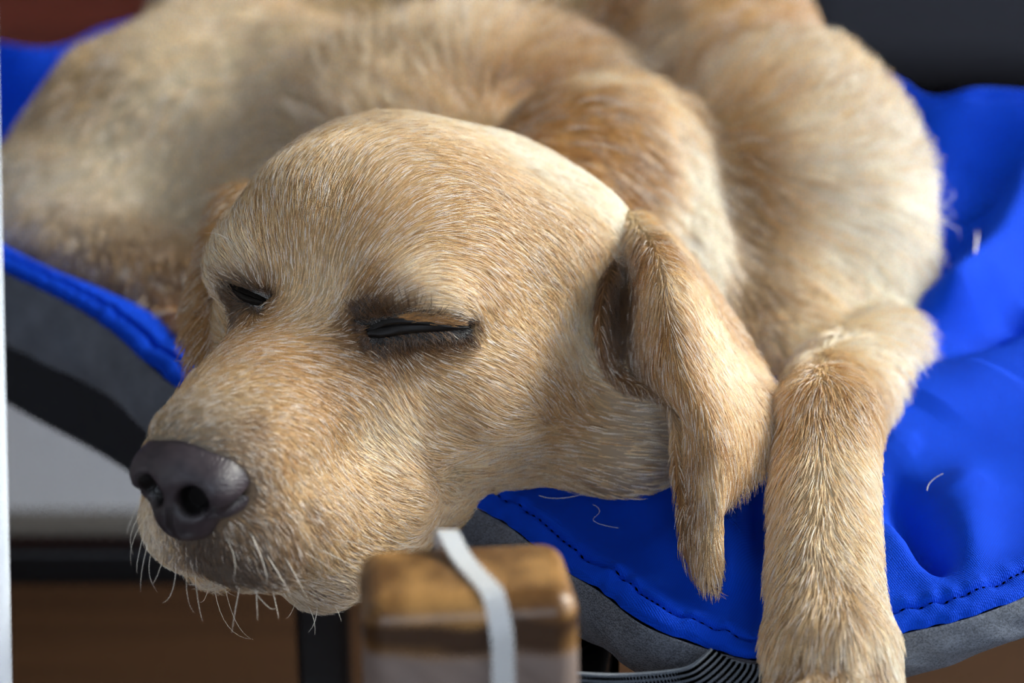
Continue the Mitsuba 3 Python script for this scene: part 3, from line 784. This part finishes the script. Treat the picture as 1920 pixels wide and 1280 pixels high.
BC = [((600, 450), .04, (196, 154, 100)), ((720, 440), .025, (196, 154, 100)), ((860, 330), .025, (200, 160, 108)), ((500, 900), .03, (200, 158, 110)), ((780, 245), .025, (226, 206, 172)), ((660, 260), .02, (212, 182, 136)), ((960, 265), .03, (240, 228, 204)), ((1090, 340), .022, (250, 242, 226)), ((1150, 390), .014, (246, 236, 216)),  # rim light along the back of the skull painted as near-white fur
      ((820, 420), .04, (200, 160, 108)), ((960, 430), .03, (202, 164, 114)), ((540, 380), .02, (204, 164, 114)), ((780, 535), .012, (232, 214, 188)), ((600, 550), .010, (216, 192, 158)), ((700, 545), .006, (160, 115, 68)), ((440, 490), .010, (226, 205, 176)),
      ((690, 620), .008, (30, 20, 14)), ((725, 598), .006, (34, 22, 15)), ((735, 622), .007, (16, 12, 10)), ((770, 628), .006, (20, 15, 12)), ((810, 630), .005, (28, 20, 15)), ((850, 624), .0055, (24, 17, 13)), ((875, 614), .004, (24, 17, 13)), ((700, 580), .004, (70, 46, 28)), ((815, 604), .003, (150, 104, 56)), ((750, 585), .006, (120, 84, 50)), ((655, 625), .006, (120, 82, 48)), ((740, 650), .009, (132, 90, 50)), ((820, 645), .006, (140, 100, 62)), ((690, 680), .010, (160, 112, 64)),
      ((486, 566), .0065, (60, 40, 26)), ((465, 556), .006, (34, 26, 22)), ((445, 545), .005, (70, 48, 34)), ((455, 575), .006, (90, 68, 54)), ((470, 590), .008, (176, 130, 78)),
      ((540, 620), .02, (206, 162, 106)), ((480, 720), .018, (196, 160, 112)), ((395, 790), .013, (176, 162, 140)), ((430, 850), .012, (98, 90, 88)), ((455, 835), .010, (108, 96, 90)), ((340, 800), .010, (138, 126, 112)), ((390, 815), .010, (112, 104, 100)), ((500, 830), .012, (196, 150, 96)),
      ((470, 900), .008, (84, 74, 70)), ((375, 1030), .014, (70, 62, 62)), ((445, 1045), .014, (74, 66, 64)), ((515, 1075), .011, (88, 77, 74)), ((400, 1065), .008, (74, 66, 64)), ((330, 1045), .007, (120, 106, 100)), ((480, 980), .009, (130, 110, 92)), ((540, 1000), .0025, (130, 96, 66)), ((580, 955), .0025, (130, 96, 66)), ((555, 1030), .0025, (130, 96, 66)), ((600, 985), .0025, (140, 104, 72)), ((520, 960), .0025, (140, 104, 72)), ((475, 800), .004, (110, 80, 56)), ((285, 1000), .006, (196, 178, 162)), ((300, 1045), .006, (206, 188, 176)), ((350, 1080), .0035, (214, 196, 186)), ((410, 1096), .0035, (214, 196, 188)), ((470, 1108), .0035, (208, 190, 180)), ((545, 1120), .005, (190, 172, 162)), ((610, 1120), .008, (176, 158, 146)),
      ((600, 1000), .02, (206, 172, 130)), ((640, 880), .02, (212, 180, 138)), ((720, 790), .012, (234, 216, 190)), ((620, 740), .014, (176, 132, 82)), ((760, 750), .02, (196, 156, 108)),  # lit ridge by the lip and shaded muzzle side painted in
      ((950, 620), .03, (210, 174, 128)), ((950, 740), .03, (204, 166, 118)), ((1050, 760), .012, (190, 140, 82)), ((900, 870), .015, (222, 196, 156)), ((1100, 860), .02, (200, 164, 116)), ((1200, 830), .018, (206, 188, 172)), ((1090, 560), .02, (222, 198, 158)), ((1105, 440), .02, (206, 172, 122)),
      ((1120, 300), .03, (178, 128, 68)), ((1060, 215), .018, (184, 136, 76)), ((1130, 215), .018, (180, 130, 70)), ((1000, 190), .014, (196, 150, 92)), ((1180, 260), .016, (186, 138, 78)), ((1090, 152), .008, (230, 206, 174)), ((1200, 190), .012, (214, 184, 146)), ((1195, 430), .020, (178, 130, 72)), ((1225, 330), .014, (184, 136, 78)), ((1240, 500), .014, (186, 140, 84)), ((1312, 330), .018, (252, 244, 234)), ((1320, 430), .018, (252, 246, 236)), ((1314, 520), .018, (252, 246, 236)), ((1290, 430), .012, (240, 226, 208)), ((1290, 250), .018, (228, 206, 180)),  # neck strip and upper neck rim painted pale as if lit
      ((1390, 320), .016, (152, 106, 54)), ((1398, 430), .018, (140, 96, 48)), ((1395, 560), .020, (150, 106, 58)), ((1435, 380), .014, (176, 132, 80)), ((1370, 230), .018, (196, 156, 104)),  # shade of the crease beside the shoulder painted as darker fur
      ((1520, 420), .03, (236, 222, 196)), ((1660, 400), .04, (246, 238, 224)), ((1580, 250), .035, (230, 214, 186)), ((1440, 120), .03, (226, 206, 176)), ((1340, 50), .03, (192, 150, 94)), ((1470, 40), .03, (190, 148, 92)), ((1230, 90), .018, (224, 204, 178)), ((1190, 60), .018, (158, 112, 62)),  # right shoulder edge whitened for the light falling on it
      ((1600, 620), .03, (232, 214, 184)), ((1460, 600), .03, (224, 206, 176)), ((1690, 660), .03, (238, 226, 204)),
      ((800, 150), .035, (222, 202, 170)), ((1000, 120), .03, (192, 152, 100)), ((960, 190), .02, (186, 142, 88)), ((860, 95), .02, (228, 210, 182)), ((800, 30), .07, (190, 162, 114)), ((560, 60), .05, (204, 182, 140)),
      ((420, 120), .06, (220, 206, 180)), ((250, 300), .07, (204, 188, 160)), ((130, 170), .03, (176, 142, 92)), ((60, 330), .06, (200, 190, 172)), ((480, 330), .06, (200, 180, 150)), ((560, 280), .05, (196, 176, 146)), ((250, 500), .035, (140, 104, 76)), ((360, 560), .03, (120, 86, 60)), ((120, 470), .03, (160, 134, 112)), ((330, 615), .012, (206, 124, 50)),  # haunch top painted lit, thigh underside painted shaded
      ((1540, 730), .025, (204, 168, 118)), ((1545, 760), .012, (186, 146, 96)), ((1550, 900), .03, (210, 180, 134)), ((1630, 900), .02, (236, 222, 196)), ((1545, 1050), .03, (206, 176, 134)), ((1640, 1080), .02, (236, 224, 202)), ((1540, 1220), .03, (216, 192, 156)), ((1650, 1250), .02, (238, 226, 206)), ((1490, 1262), .0045, (140, 104, 68)), ((1558, 1260), .0045, (140, 104, 68)), ((1632, 1266), .0045, (134, 98, 62)), ((1560, 1130), .01, (180, 142, 96)), ((1470, 1150), .02, (196, 164, 124))]  # lit right side of the leg and shade between toes painted in
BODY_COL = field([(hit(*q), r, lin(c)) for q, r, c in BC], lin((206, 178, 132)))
EC = [((1155, 505), .012, (30, 20, 14)), ((1150, 560), .012, (80, 52, 30)), ((1170, 620), .014, (112, 74, 40)), ((1215, 590), .014, (150, 104, 56)), ((1210, 690), .014, (120, 82, 46)), ((1190, 520), .010, (130, 88, 46)), ((1240, 640), .010, (172, 124, 70)), ((1180, 430), .014, (214, 186, 142)), ((1230, 480), .014, (196, 146, 84)),  # shade of the inner ear and light on the outer flap painted in
      ((1320, 600), .020, (238, 214, 182)), ((1380, 700), .018, (236, 212, 184)), ((1290, 540), .012, (230, 206, 170)), ((1350, 580), .010, (204, 162, 108)), ((1440, 780), .012, (200, 156, 100)), ((1400, 860), .014, (204, 160, 106)), ((1380, 780), .014, (224, 194, 158)),
      ((1290, 760), .012, (198, 150, 92)), ((1305, 860), .012, (160, 114, 66)), ((1300, 960), .012, (150, 106, 66)), ((1308, 1040), .012, (146, 104, 70)), ((1338, 1000), .006, (236, 202, 156)), ((1336, 900), .006, (232, 198, 150)), ((1335, 1060), .006, (230, 190, 138))]
EAR_COL = field([(on_ear(ear_l, *q), r, lin(c)) for q, r, c in EC], lin((206, 166, 116)))
EARR_COL = field([(on_ear(ear_r, 430, 420), .02, lin((196, 142, 80))), (on_ear(ear_r, 390, 560), .02, lin((190, 136, 76))), (on_ear(ear_r, 455, 360), .01, lin((196, 150, 96)))], lin((204, 156, 98)))
def skin_col(p, f):
    under = np.clip(-sdf_plain(toH(p), NP_SOLID), 0, .0008)[:, None] / .0008
    return f(p) * .75 * (1 - under) + srgb(14, 11, 11) * under
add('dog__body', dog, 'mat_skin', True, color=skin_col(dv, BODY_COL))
add('dog__ear', ear_l, 'mat_skin', True, color=skin_col(ear_l.vertices, EAR_COL), label='long folded ear hanging down onto the cushion')
add('dog__ear_001', ear_r, 'mat_skin', True, color=skin_col(ear_r.vertices, EARR_COL), label='far ear, mostly hidden behind the head')

# ------------------------------------------------------------------ fur
flow = [(420, 760, .6, -.8), (520, 680, .8, -.6), (600, 640, .9, -.3), (600, 560, .2, -1), (600, 450, .15, -1), (650, 330, .3, -.95), (560, 400, -.1, -1), (480, 420, -.3, -.9), (450, 480, -.7, -.5), (750, 420, .85, -.5), (820, 380, .95, -.25), (900, 350, 1, 0), (1000, 400, .95, .35), (1080, 400, .75, .65),
        (780, 240, .8, -.5), (950, 260, 1, .1), (1060, 310, .85, .5), (650, 520, .1, -1), (700, 550, .3, -.95), (760, 530, .8, -.45), (850, 535, .9, .35), (900, 600, .85, .5), (720, 680, .25, .95), (800, 680, .5, .85), (880, 660, .9, .4), (950, 600, .9, .4), (950, 720, .95, .3), (850, 780, .85, .5), (1050, 650, .75, .65), (1100, 550, .4, .9),
        (560, 720, .9, .25), (520, 850, .8, .6), (560, 950, .75, .6), (650, 1000, .9, .45), (600, 1080, .6, .75), (450, 1000, .3, .9), (420, 1080, .3, .8), (330, 1040, -.2, .9), (280, 1000, -.6, .7), (700, 900, .95, .3), (800, 900, .95, -.1), (880, 880, .9, .1), (690, 760, .45, .85), (640, 620, -.5, .5), (480, 600, -.2, .9),
        (1100, 880, .95, .1), (1200, 850, .9, -.2), (1180, 740, .8, .4), (1100, 250, .9, .35), (1200, 300, .7, .7), (1230, 450, .5, .85), (1310, 350, .3, .95), (1320, 550, .2, 1), (1400, 350, .7, .5), (1500, 350, .9, .45), (1600, 400, .9, .3), (1640, 250, .75, -.55), (1590, 160, .5, -.85), (1450, 130, .4, -.4), (1690, 550, .5, .85), (1500, 560, .6, .8),
        (1330, 70, .9, -.3), (1000, 110, .9, -.3), (800, 130, -.2, -1), (740, 190, -.6, -.6), (880, 85, .1, -1), (800, 40, -.9, .1), (500, 60, -.8, .5), (300, 300, -.4, .9), (120, 300, -.6, .7), (200, 480, .3, .9),
        (1545, 720, .1, 1), (1550, 850, .05, 1), (1500, 1000, -.15, 1), (1620, 1000, .25, 1), (1550, 1150, .1, 1), (1480, 1150, -.25, 1), (1640, 1200, .25, 1), (1540, 1250, 0, 1), (1690, 670, .3, .9)]
flow_eye = [(690, 590, -.3, -1), (730, 585, .2, -1), (780, 590, .9, -.25), (840, 596, 1, .15), (660, 620, -1, .1), (690, 640, -.5, .9), (740, 640, .05, 1), (790, 640, .2, 1), (840, 636, .5, 1), (885, 615, 1, .3), (500, 555, .6, -.6), (470, 540, .2, -1), (440, 530, -.6, -.6), (460, 575, -.2, 1), (485, 585, .2, 1)]
FL = [(hit(x, y), .008, (a * RT - b * UP) * .15) for x, y, a, b in flow_eye] + [(hit(x, y), .025, (a * RT - b * UP)) for x, y, a, b in flow]
BODY_FLOW = field(FL, (0, 0, -.2), 1e-4)
EAR_FLOW = field([(on_ear(ear_l, x, y), .03, (a * RT - b * UP)) for x, y, a, b in ((1200, 500, .3, 1), (1170, 620, .2, 1), (1350, 600, .6, .9), (1420, 700, .4, 1), (1300, 900, .15, 1), (1420, 850, -.4, 1), (1330, 1050, .1, 1), (1290, 720, .3, 1))], (0, 0, -1), .01)
EARR_FLOW = field([(on_ear(ear_r, 430, 450), .05, (-.4 * RT - .9 * UP))], (0, 0, -1), .01)
# length (m), lift (radians)
LN = [((600, 450), .03, (.0055, .16)), ((420, 770), .015, (.0035, .25)), ((440, 850), .012, (.0022, .3)), ((370, 1030), .015, (.0028, .35)), ((500, 900), .02, (.0040, .2)), ((600, 1060), .02, (.0058, .25)), ((430, 1095), .010, (.0045, .6)), ((780, 535), .02, (.0060, .22)), ((690, 610), .01, (.0042, .4)), ((800, 640), .012, (.0050, .3)), ((950, 700), .04, (.0058, .15)), ((850, 900), .02, (.0068, .2)),
      ((1000, 300), .04, (.0060, .18)), ((1100, 860), .03, (.0085, .2)), ((1090, 450), .02, (.008, .2)), ((1120, 300), .04, (.013, .2)), ((1310, 420), .03, (.013, .25)), ((1400, 420), .03, (.020, .3)), ((1550, 400), .05, (.020, .25)), ((1640, 230), .03, (.026, .85)), ((1590, 140), .03, (.024, .9)), ((1450, 130), .03, (.022, .5)), ((1700, 480), .04, (.014, .25)), ((1340, 50), .04, (.016, .3)),
      ((800, 140), .035, (.028, .9)), ((880, 85), .03, (.024, .8)), ((1000, 120), .03, (.018, .4)), ((800, 30), .08, (.014, .25)), ((300, 300), .10, (.010, .2)), ((1545, 760), .03, (.0085, .2)), ((1550, 1000), .03, (.0080, .18)), ((1550, 1230), .03, (.0085, .2)), ((1650, 930), .008, (.014, .5)), ((480, 600), .015, (.005, .25)), ((430, 490), .012, (.008, .6))]
BODY_LEN = field([(hit(*q), r, v) for q, r, v in LN], (.010, .25), .01)

strands = []   # (root-to-tip points (n, 4, 3), base radius (n,), colour (n, 3))
def grow(mesh, count, weight, colour, flow_f, length, both=False, noise_scale=80.0, seed=1):
    r = np.random.default_rng(seed)
    v, f = np.asarray(mesh.vertices), np.asarray(mesh.faces)
    n = np.asarray(mesh.vertex_normals)
    c = v[f].mean(1); fn = np.cross(v[f[:, 1]] - v[f[:, 0]], v[f[:, 2]] - v[f[:, 0]]); area = np.linalg.norm(fn, axis=1) / 2
    w = area * weight(c, fn / (2 * area[:, None] + 1e-20))
    i = r.choice(len(f), count, p=w / w.sum())
    a, b = r.random(count), r.random(count)
    flip = a + b > 1; a[flip], b[flip] = 1 - a[flip], 1 - b[flip]
    p = v[f[i, 0]] * (1 - a - b)[:, None] + v[f[i, 1]] * a[:, None] + v[f[i, 2]] * b[:, None]
    nm = n[f[i, 0]] * (1 - a - b)[:, None] + n[f[i, 1]] * a[:, None] + n[f[i, 2]] * b[:, None]
    nm /= np.linalg.norm(nm, axis=1, keepdims=True)
    d = flow_f(p)
    jit = np.stack([meshkit.noise(p * noise_scale, 40 + k) - .5 for k in range(3)], 1) * .9 + r.normal(0, .12, (count, 3))
    d = d / (np.linalg.norm(d, axis=1, keepdims=True) + 1e-9) + jit * .55
    d -= nm * (d * nm).sum(1, keepdims=True)
    d /= np.linalg.norm(d, axis=1, keepdims=True) + 1e-9
    L, lift = length(p)
    L = L * r.uniform(.65, 1.2, count); lift = np.clip(lift * r.uniform(.5, 1.5, count), .05, 1.3)
    cl, sl = np.cos(lift)[:, None], np.sin(lift)[:, None]
    L_ = L[:, None]
    p0 = p - nm * .0004
    p1 = p + L_ * .36 * (d * cl + nm * sl)
    p2 = p + L_ * .70 * (d * cl + nm * sl * .82)
    p3 = p + L_ * 1.0 * (d * (cl + .06) + nm * sl * .52) - np.array([0, 0, 1.0]) * L_ * .03 * sl
    col = colour(p)
    col = col * np.exp(r.normal(.16, .17, (count, 1)))
    pale = r.random((count, 1)) < .26
    col = np.where(pale & (col.mean(1, keepdims=True) > .12), col * .34 + .66 * np.array([.86, .83, .79]), col)
    dark = r.random((count, 1)) < .16
    col = np.where(dark, col * np.array([.70, .58, .44]), col)
    return np.stack([p0, p1, p2, p3], 1), L, np.clip(col, .004, .92), p

def facing(c, n, lim=-.45):
    t = EYE - c; t /= np.linalg.norm(t, axis=1, keepdims=True)
    return ((n * t).sum(1) > lim)
def head_w(c, n):
    q = toH(c)
    inhead = (q[:, 0] > -.13) & (np.abs(q[:, 1]) < .075) & (q[:, 2] > -.11) & (c[:, 1] < .80)
    lid = np.full(len(c), 1.0)
    for L_, wi, wo in zip(LID, (.0034, .0020), (.0016, .0013)):
        dd, ii = cKDTree(resample(L_, 80)).query(c)
        u = np.clip((ii / 79 - .30) / .35, 0, 1)
        lid = np.minimum(lid, dd - (wi * (1 - u) + wo * u))
    return facing(c, n) * inhead * np.where(sdf_plain(q, NP_SOLID) > .0003, 1, 0) * np.where(lid > 0, 1, .0)
def leg_w(c, n):
    x, y = pix(c)
    return facing(c, n) * ((c[:, 0] > .06) & (c[:, 1] < .76) & (c[:, 2] < .50) & (toH(c)[:, 1] > .10))
def body_w(c, n):
    q = toH(c)
    inhead = (q[:, 0] > -.13) & (np.abs(q[:, 1]) < .075) & (q[:, 2] > -.11) & (c[:, 1] < .80)
    leg = (c[:, 0] > .06) & (c[:, 1] < .76) & (c[:, 2] < .50) & (q[:, 1] > .10)
    return facing(c, n, -.6) * ~inhead * ~leg * (c[:, 2] > .41) * np.clip(1.15 / c[:, 1] - .25, .2, 1.5)
def pix(c):
    q = c - EYE; d = q @ FW
    return 960 + FPX * (q @ RT) / d, 640 - FPX * (q @ UP) / d
if FUR:
    k = FUR_DENSITY
    bl = lambda p: BODY_LEN(p).T
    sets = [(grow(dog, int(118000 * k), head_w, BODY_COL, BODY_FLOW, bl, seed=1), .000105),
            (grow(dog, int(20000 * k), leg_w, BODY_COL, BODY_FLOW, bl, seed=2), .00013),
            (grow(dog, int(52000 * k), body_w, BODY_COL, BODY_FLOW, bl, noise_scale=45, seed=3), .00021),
            (grow(ear_l, int(26000 * k), lambda c, n: facing(c, n, -.3), EAR_COL, EAR_FLOW, lambda p: (np.full(len(p), .0068), np.full(len(p), .18)), seed=4), .000115),
            (grow(dog, 1500, lambda c, n: np.exp(-(np.linalg.norm(c - hit(1640, 215), axis=1) / .030) ** 2) + .8 * np.exp(-(np.linalg.norm(c - hit(1590, 150), axis=1) / .022) ** 2), BODY_COL, BODY_FLOW, lambda p: (np.full(len(p), .024), np.full(len(p), .85)), noise_scale=160, seed=7), .00016),
            (grow(dog, 2200, lambda c, n: np.exp(-(np.linalg.norm(c - hit(800, 120), axis=1) / .030) ** 2) + np.exp(-(np.linalg.norm(c - hit(735, 170), axis=1) / .025) ** 2), BODY_COL, BODY_FLOW, lambda p: (np.full(len(p), .034), np.full(len(p), .95)), noise_scale=160, seed=8), .00018),
            (grow(ear_r, int(4000 * k), lambda c, n: facing(c, n, -.3), EARR_COL, EARR_FLOW, lambda p: (np.full(len(p), .010), np.full(len(p), .25)), seed=5), .00016)]
    def lashes(L_, wi, wo, count, u0, u1, v0, v1, ln, colour, along, seed, taper_u=False):
        r = np.random.default_rng(seed)
        c = resample(L_, 200); t = np.gradient(c, axis=0); t /= np.linalg.norm(t, axis=1, keepdims=True)
        eye = EYE - c; eye /= np.linalg.norm(eye, axis=1, keepdims=True)
        up = np.cross(t, eye); up *= np.sign((up @ UP).mean())
        u = u0 + (u1 - u0) * (r.beta(1, 1.9, count) if taper_u else r.random(count))
        i = (u * 199).astype(int)
        v = v0 + (v1 - v0) * r.random(count) ** (1.8 if taper_u else 1.4)
        w = wi * (1 - u) + wo * u
        p = c[i] + up[i] * (v * w)[:, None]
        near = cKDTree(dv).query(p)[1]
        nm = np.asarray(dog.vertex_normals)[near]
        p = p - nm * ((p - dv[near]) * nm).sum(1, keepdims=True)
        fan = (u - .5) * 1.3
        d = up[i] * np.sign(v + 1e-6)[:, None] * (1 - abs(along)) + t[i] * (fan * (1 - abs(along)) + along)[:, None] + r.normal(0, .16, (count, 3))
        d -= nm * (d * nm).sum(1, keepdims=True) * .8
        d /= np.linalg.norm(d, axis=1, keepdims=True)
        L = ln * r.uniform(.6, 1.2, count)[:, None]
        q = np.stack([p, p + L * (.36 * d + .16 * nm), p + L * (.7 * d + .22 * nm), p + L * (d + .20 * nm)], 1)
        col = np.clip(np.tile(colour, (count, 1)) * np.exp(r.normal(0, .3, (count, 1))), .004, .9)
        return q, None, col, p
    blk, brn, gld = srgb(16, 12, 10), srgb(58, 38, 22), srgb(176, 122, 62)
    for j, (L_, wi, wo) in enumerate(zip(LID, (.0050, .0030), (.0028, .0020))):
        f_ = 1.0 if j == 0 else .5
        sets += [(lashes(L_, wi, wo, int(900 * f_), 0, 1, -.5, -1.25, .0034, blk, 0, 50 + j), .00009), (lashes(L_, wi, wo, int(700 * f_), 0, .75, .45, 1.2, .0036, blk, 0, 60 + j, True), .00009),
                 (lashes(L_, wi, wo, int(400 * f_), 0, 1, -1.0, -1.9, .0050, brn * 1.4, 0, 70 + j), .00009), (lashes(L_, wi, wo, int(300 * f_), 0.06, .8, .9, 1.7, .0056, brn * 1.6, 0, 80 + j, True), .00009)]
        if j == 0:
            sets += [(lashes(L_, wi, wo, 420, .45, .88, .2, 1.2, .0050, gld, .75, 90), .00011), (lashes(L_, wi, wo, 260, .84, 1.0, -1.2, 1.2, .0036, blk, .4, 91), .00010), (lashes(L_, wi, wo, 300, 0, .1, -1.1, 1.0, .0050, brn, -.7, 92), .00009)]
    pts = np.concatenate([q[0] for q, _ in sets]); rad = np.concatenate([np.full(len(q[0]), r0) for q, r0 in sets]); col = np.concatenate([q[2] for q, _ in sets])
    rad = rad * rng.uniform(.75, 1.2, len(rad))
    from scipy.cluster.vq import kmeans2
    lc = np.log(col + .02)
    cen_, _ = kmeans2(lc[rng.choice(len(lc), 6000)], 22, seed=3, minit='++')
    _, lab = cKDTree(cen_).query(lc)
    os.makedirs(meshkit.FOLDER, exist_ok=True)
    taper = np.array([1.0, .95, .72, .22])
    for c in range(len(cen_)):
        m = lab == c
        if not m.any():
            continue
        rows = np.concatenate([pts[m], (rad[m][:, None] * taper)[..., None]], 2).reshape(m.sum(), 16)
        path = f'{meshkit.FOLDER}/fur_{c}.txt'
        np.savetxt(path, rows, fmt='\n'.join(['%.6f %.6f %.6f %.6f'] * 4) + '\n')
        tone = col[m].mean(0)
        scene[f'fur_{c}'] = {'type': 'principled', 'base_color': rgb(tone), 'roughness': 0.36, 'specular': 0.6}
        scene[f'dog__coat__{c + 1:03d}'] = {'type': 'linearcurve', 'filename': path, 'bsdf': {'type': 'ref', 'id': f'fur_{c}'}}
    labels['dog__coat'] = {'label': 'short golden and cream fur', 'kind': 'stuff'}

# ------------------------------------------------------------------ eyelids and whiskers
def lid_patch(L_, wi, wo, n=60, m=15):
    c = resample(L_, n)
    t = np.gradient(c, axis=0); t /= np.linalg.norm(t, axis=1, keepdims=True)
    eye = (EYE - c); eye /= np.linalg.norm(eye, axis=1, keepdims=True)
    up = np.cross(t, eye); up *= np.sign((up @ UP).mean()); up /= np.linalg.norm(up, axis=1, keepdims=True)
    u = np.linspace(0, 1, n)
    w = (wi * (1 - u) + wo * u) * np.sqrt(np.clip(np.sin(np.pi * np.clip(u * .96 + .02, 0, 1)), 0, 1))
    vv = np.linspace(-1, 1, m)
    p = c[:, None] + up[:, None] * (w[:, None] * vv[None])[..., None] - up[:, None] * (.0008 * (1 - u))[:, None, None]
    q = p.reshape(-1, 3)
    e = .0004
    for _ in range(5):
        g = np.stack([sdf(q + e * np.eye(3)[k]) - sdf(q - e * np.eye(3)[k]) for k in range(3)], 1)
        g /= np.linalg.norm(g, axis=1, keepdims=True) + 1e-9
        q = q - g * sdf(q)[:, None]
    out = (.0022 * np.clip(1 - vv ** 2, 0, 1) ** .35 - .0007 * np.exp(-((vv - .15) / .2) ** 2))[None] + 0 * u[:, None]
    A = q + g * out.reshape(-1, 1); B = q - g * .0012
    f = grid_faces(n, m); k = n * m
    rim = [i * m for i in range(n)] + [(n - 1) * m + j for j in range(1, m)] + [i * m + m - 1 for i in range(n - 2, -1, -1)] + list(range(m - 2, 0, -1))
    r = np.array(rim); r2 = np.roll(r, -1)
    f = np.vstack([f, f[:, ::-1] + k, np.stack([r2, r, r + k, r2 + k], 1)])
    ms = trimesh.Trimesh(np.vstack([A, B]), np.vstack([f[:, [0, 1, 2]], f[:, [0, 2, 3]]]), process=False)
    if ms.volume < 0:
        ms.invert()
    return ms
for i, (L_, wi, wo) in enumerate(zip(LID, (.0050, .0030), (.0028, .0020))):
    add('dog__eyelid' + (f'_{i:03d}' if i else ''), lid_patch(L_, wi, wo), 'mat_lid', True, label='closed dark eyelids')
wr_ = np.random.default_rng(21)
whisk = [((690, 985), (770, 1025), (805, 1005)), ((620, 1010), (680, 1020), (715, 1028)), ((600, 1030), (650, 1055), (690, 1080)), ((570, 1035), (620, 1065), (670, 1100)), ((535, 1045), (560, 1090), (580, 1130)), ((500, 1040), (525, 1080), (545, 1115)), ((425, 1010), (440, 1050), (437, 1085)), ((470, 1000), (495, 1060), (500, 1095)),
         ((420, 1105), (440, 1160), (470, 1197)), ((400, 1100), (425, 1170), (475, 1198)), ((330, 1085), (322, 1110), (305, 1130)), ((350, 1095), (352, 1120), (365, 1150)), ((365, 1098), (372, 1130), (380, 1165)), ((450, 1112), (440, 1150), (435, 1185)), ((480, 1118), (482, 1140), (483, 1163)), ((510, 1122), (520, 1145), (522, 1160)), ((575, 1132), (588, 1160), (590, 1190)), ((595, 1135), (590, 1165), (578, 1185)), ((625, 1130), (635, 1150), (640, 1165)), ((395, 1105), (385, 1120), (375, 1128)),
         ((262, 1000), (248, 1020), (246, 1060)), ((258, 985), (246, 1000), (250, 1040)), ((265, 1020), (258, 1050), (258, 1075)), ((272, 1040), (266, 1070), (264, 1110)), ((280, 1050), (280, 1075), (296, 1110)), ((255, 960), (244, 980), (240, 1000)),
         ((440, 460), (412, 440), (380, 437)), ((452, 415), (446, 400), (440, 390)), ((1400, 905), (1404, 940), (1402, 960)), ((555, 1130), (545, 1150), (535, 1160)), ((300, 1070), (292, 1085), (285, 1092)), ((470, 1115), (500, 1135), (515, 1140))]
nw = 0
for a_, b_, c_ in whisk:
    if a_[0] > 1300:
        continue
    root = hit(*a_)
    for tr in range(40):
        if np.linalg.norm(root - EYE) < 1.0:
            break
        a_ = (a_[0] + (2 if a_[0] < 300 else 0), a_[1] - 2); root = hit(*a_)
    d0 = (root - EYE) @ FW
    L_ = np.hypot(c_[0] - a_[0], c_[1] - a_[1]) / FPX * d0
    mid, tip = P(b_[0], b_[1], d0 - .004), P(c_[0], c_[1], d0 - .004 + .2 * L_ * wr_.uniform(-.4, .6))
    q = CubicSpline([0, .5, 1], np.array([root, mid, tip]))(np.linspace(-.04, 1, 10))
    v, f = [], []
    r0 = wr_.uniform(.00013, .00019)
    tg = np.gradient(q, axis=0); tg /= np.linalg.norm(tg, axis=1, keepdims=True)
    sx = np.cross(tg, FW); sx /= np.linalg.norm(sx, axis=1, keepdims=True); sy = np.cross(tg, sx)
    an = np.arange(5) * 2 * np.pi / 5
    rr = r0 * np.linspace(1, .18, 10)
    v = (q[:, None] + rr[:, None, None] * (np.cos(an)[None, :, None] * sx[:, None] + np.sin(an)[None, :, None] * sy[:, None])).reshape(-1, 3)
    i, j = np.meshgrid(np.arange(9), np.arange(5), indexing='ij')
    f = np.stack([i * 5 + j, i * 5 + (j + 1) % 5, (i + 1) * 5 + (j + 1) % 5, (i + 1) * 5 + j], -1).reshape(-1, 4)
    add('dog__whisker' + (f'_{nw:03d}' if nw else ''), (v, f), 'mat_whisker', True)
    nw += 1

# ------------------------------------------------------------------ loose hairs and a thread on the cushion
top_cast = RayMeshIntersector(cover)
def on_cover(px, py):
    loc, _, _ = top_cast.intersects_location(EYE[None], ray(px, py)[None], multiple_hits=False)
    return loc[0] + np.array([0, 0, .0006])
loose = [('loose_hair', [(1010, 934), (1060, 938), (1100, 928), (1120, 920)], .00010, 'fine pale dog hair lying on the blue cover just below the chin'),
         ('loose_hair', [(1112, 950), (1122, 968), (1112, 980), (1135, 990), (1160, 994)], .00009, 'curly pale dog hair lying on the blue cover left of the hanging ear'),
         ('loose_hair', [(1738, 925), (1745, 908), (1768, 893)], .00016, 'curved light hair standing out on the blue cover right of the paw'),
         ('lint', [(1832, 440), (1830, 462), (1828, 482)], .0005, 'short white bit of lint on the blue cover at the right edge')]
nl = 0
for name, pp, r0, lab in loose:
    try:
        q = np.array([on_cover(*x) for x in pp])
    except IndexError:
        continue
    q = CubicSpline(np.linspace(0, 1, len(q)), q)(np.linspace(0, 1, 14)) + np.array([0, 0, r0 * 1.6 + .0003])
    tg = np.gradient(q, axis=0); tg /= np.linalg.norm(tg, axis=1, keepdims=True)
    sx = np.cross(tg, [0, 0, 1.0]); sx /= np.linalg.norm(sx, axis=1, keepdims=True); sy = np.cross(tg, sx)
    an = np.arange(6) * 2 * np.pi / 6
    v = (q[:, None] + r0 * (np.cos(an)[None, :, None] * sx[:, None] + np.sin(an)[None, :, None] * sy[:, None])).reshape(-1, 3)
    i, j = np.meshgrid(np.arange(13), np.arange(6), indexing='ij')
    f = np.stack([i * 6 + j, i * 6 + (j + 1) % 6, (i + 1) * 6 + (j + 1) % 6, (i + 1) * 6 + j], -1).reshape(-1, 4)
    add(name + (f'_{nl:03d}' if nl and name != 'lint' else ''), (v, f), 'mat_whisker', True, label=lab, category='hair' if r0 < .0004 else 'lint')
    nl += 1
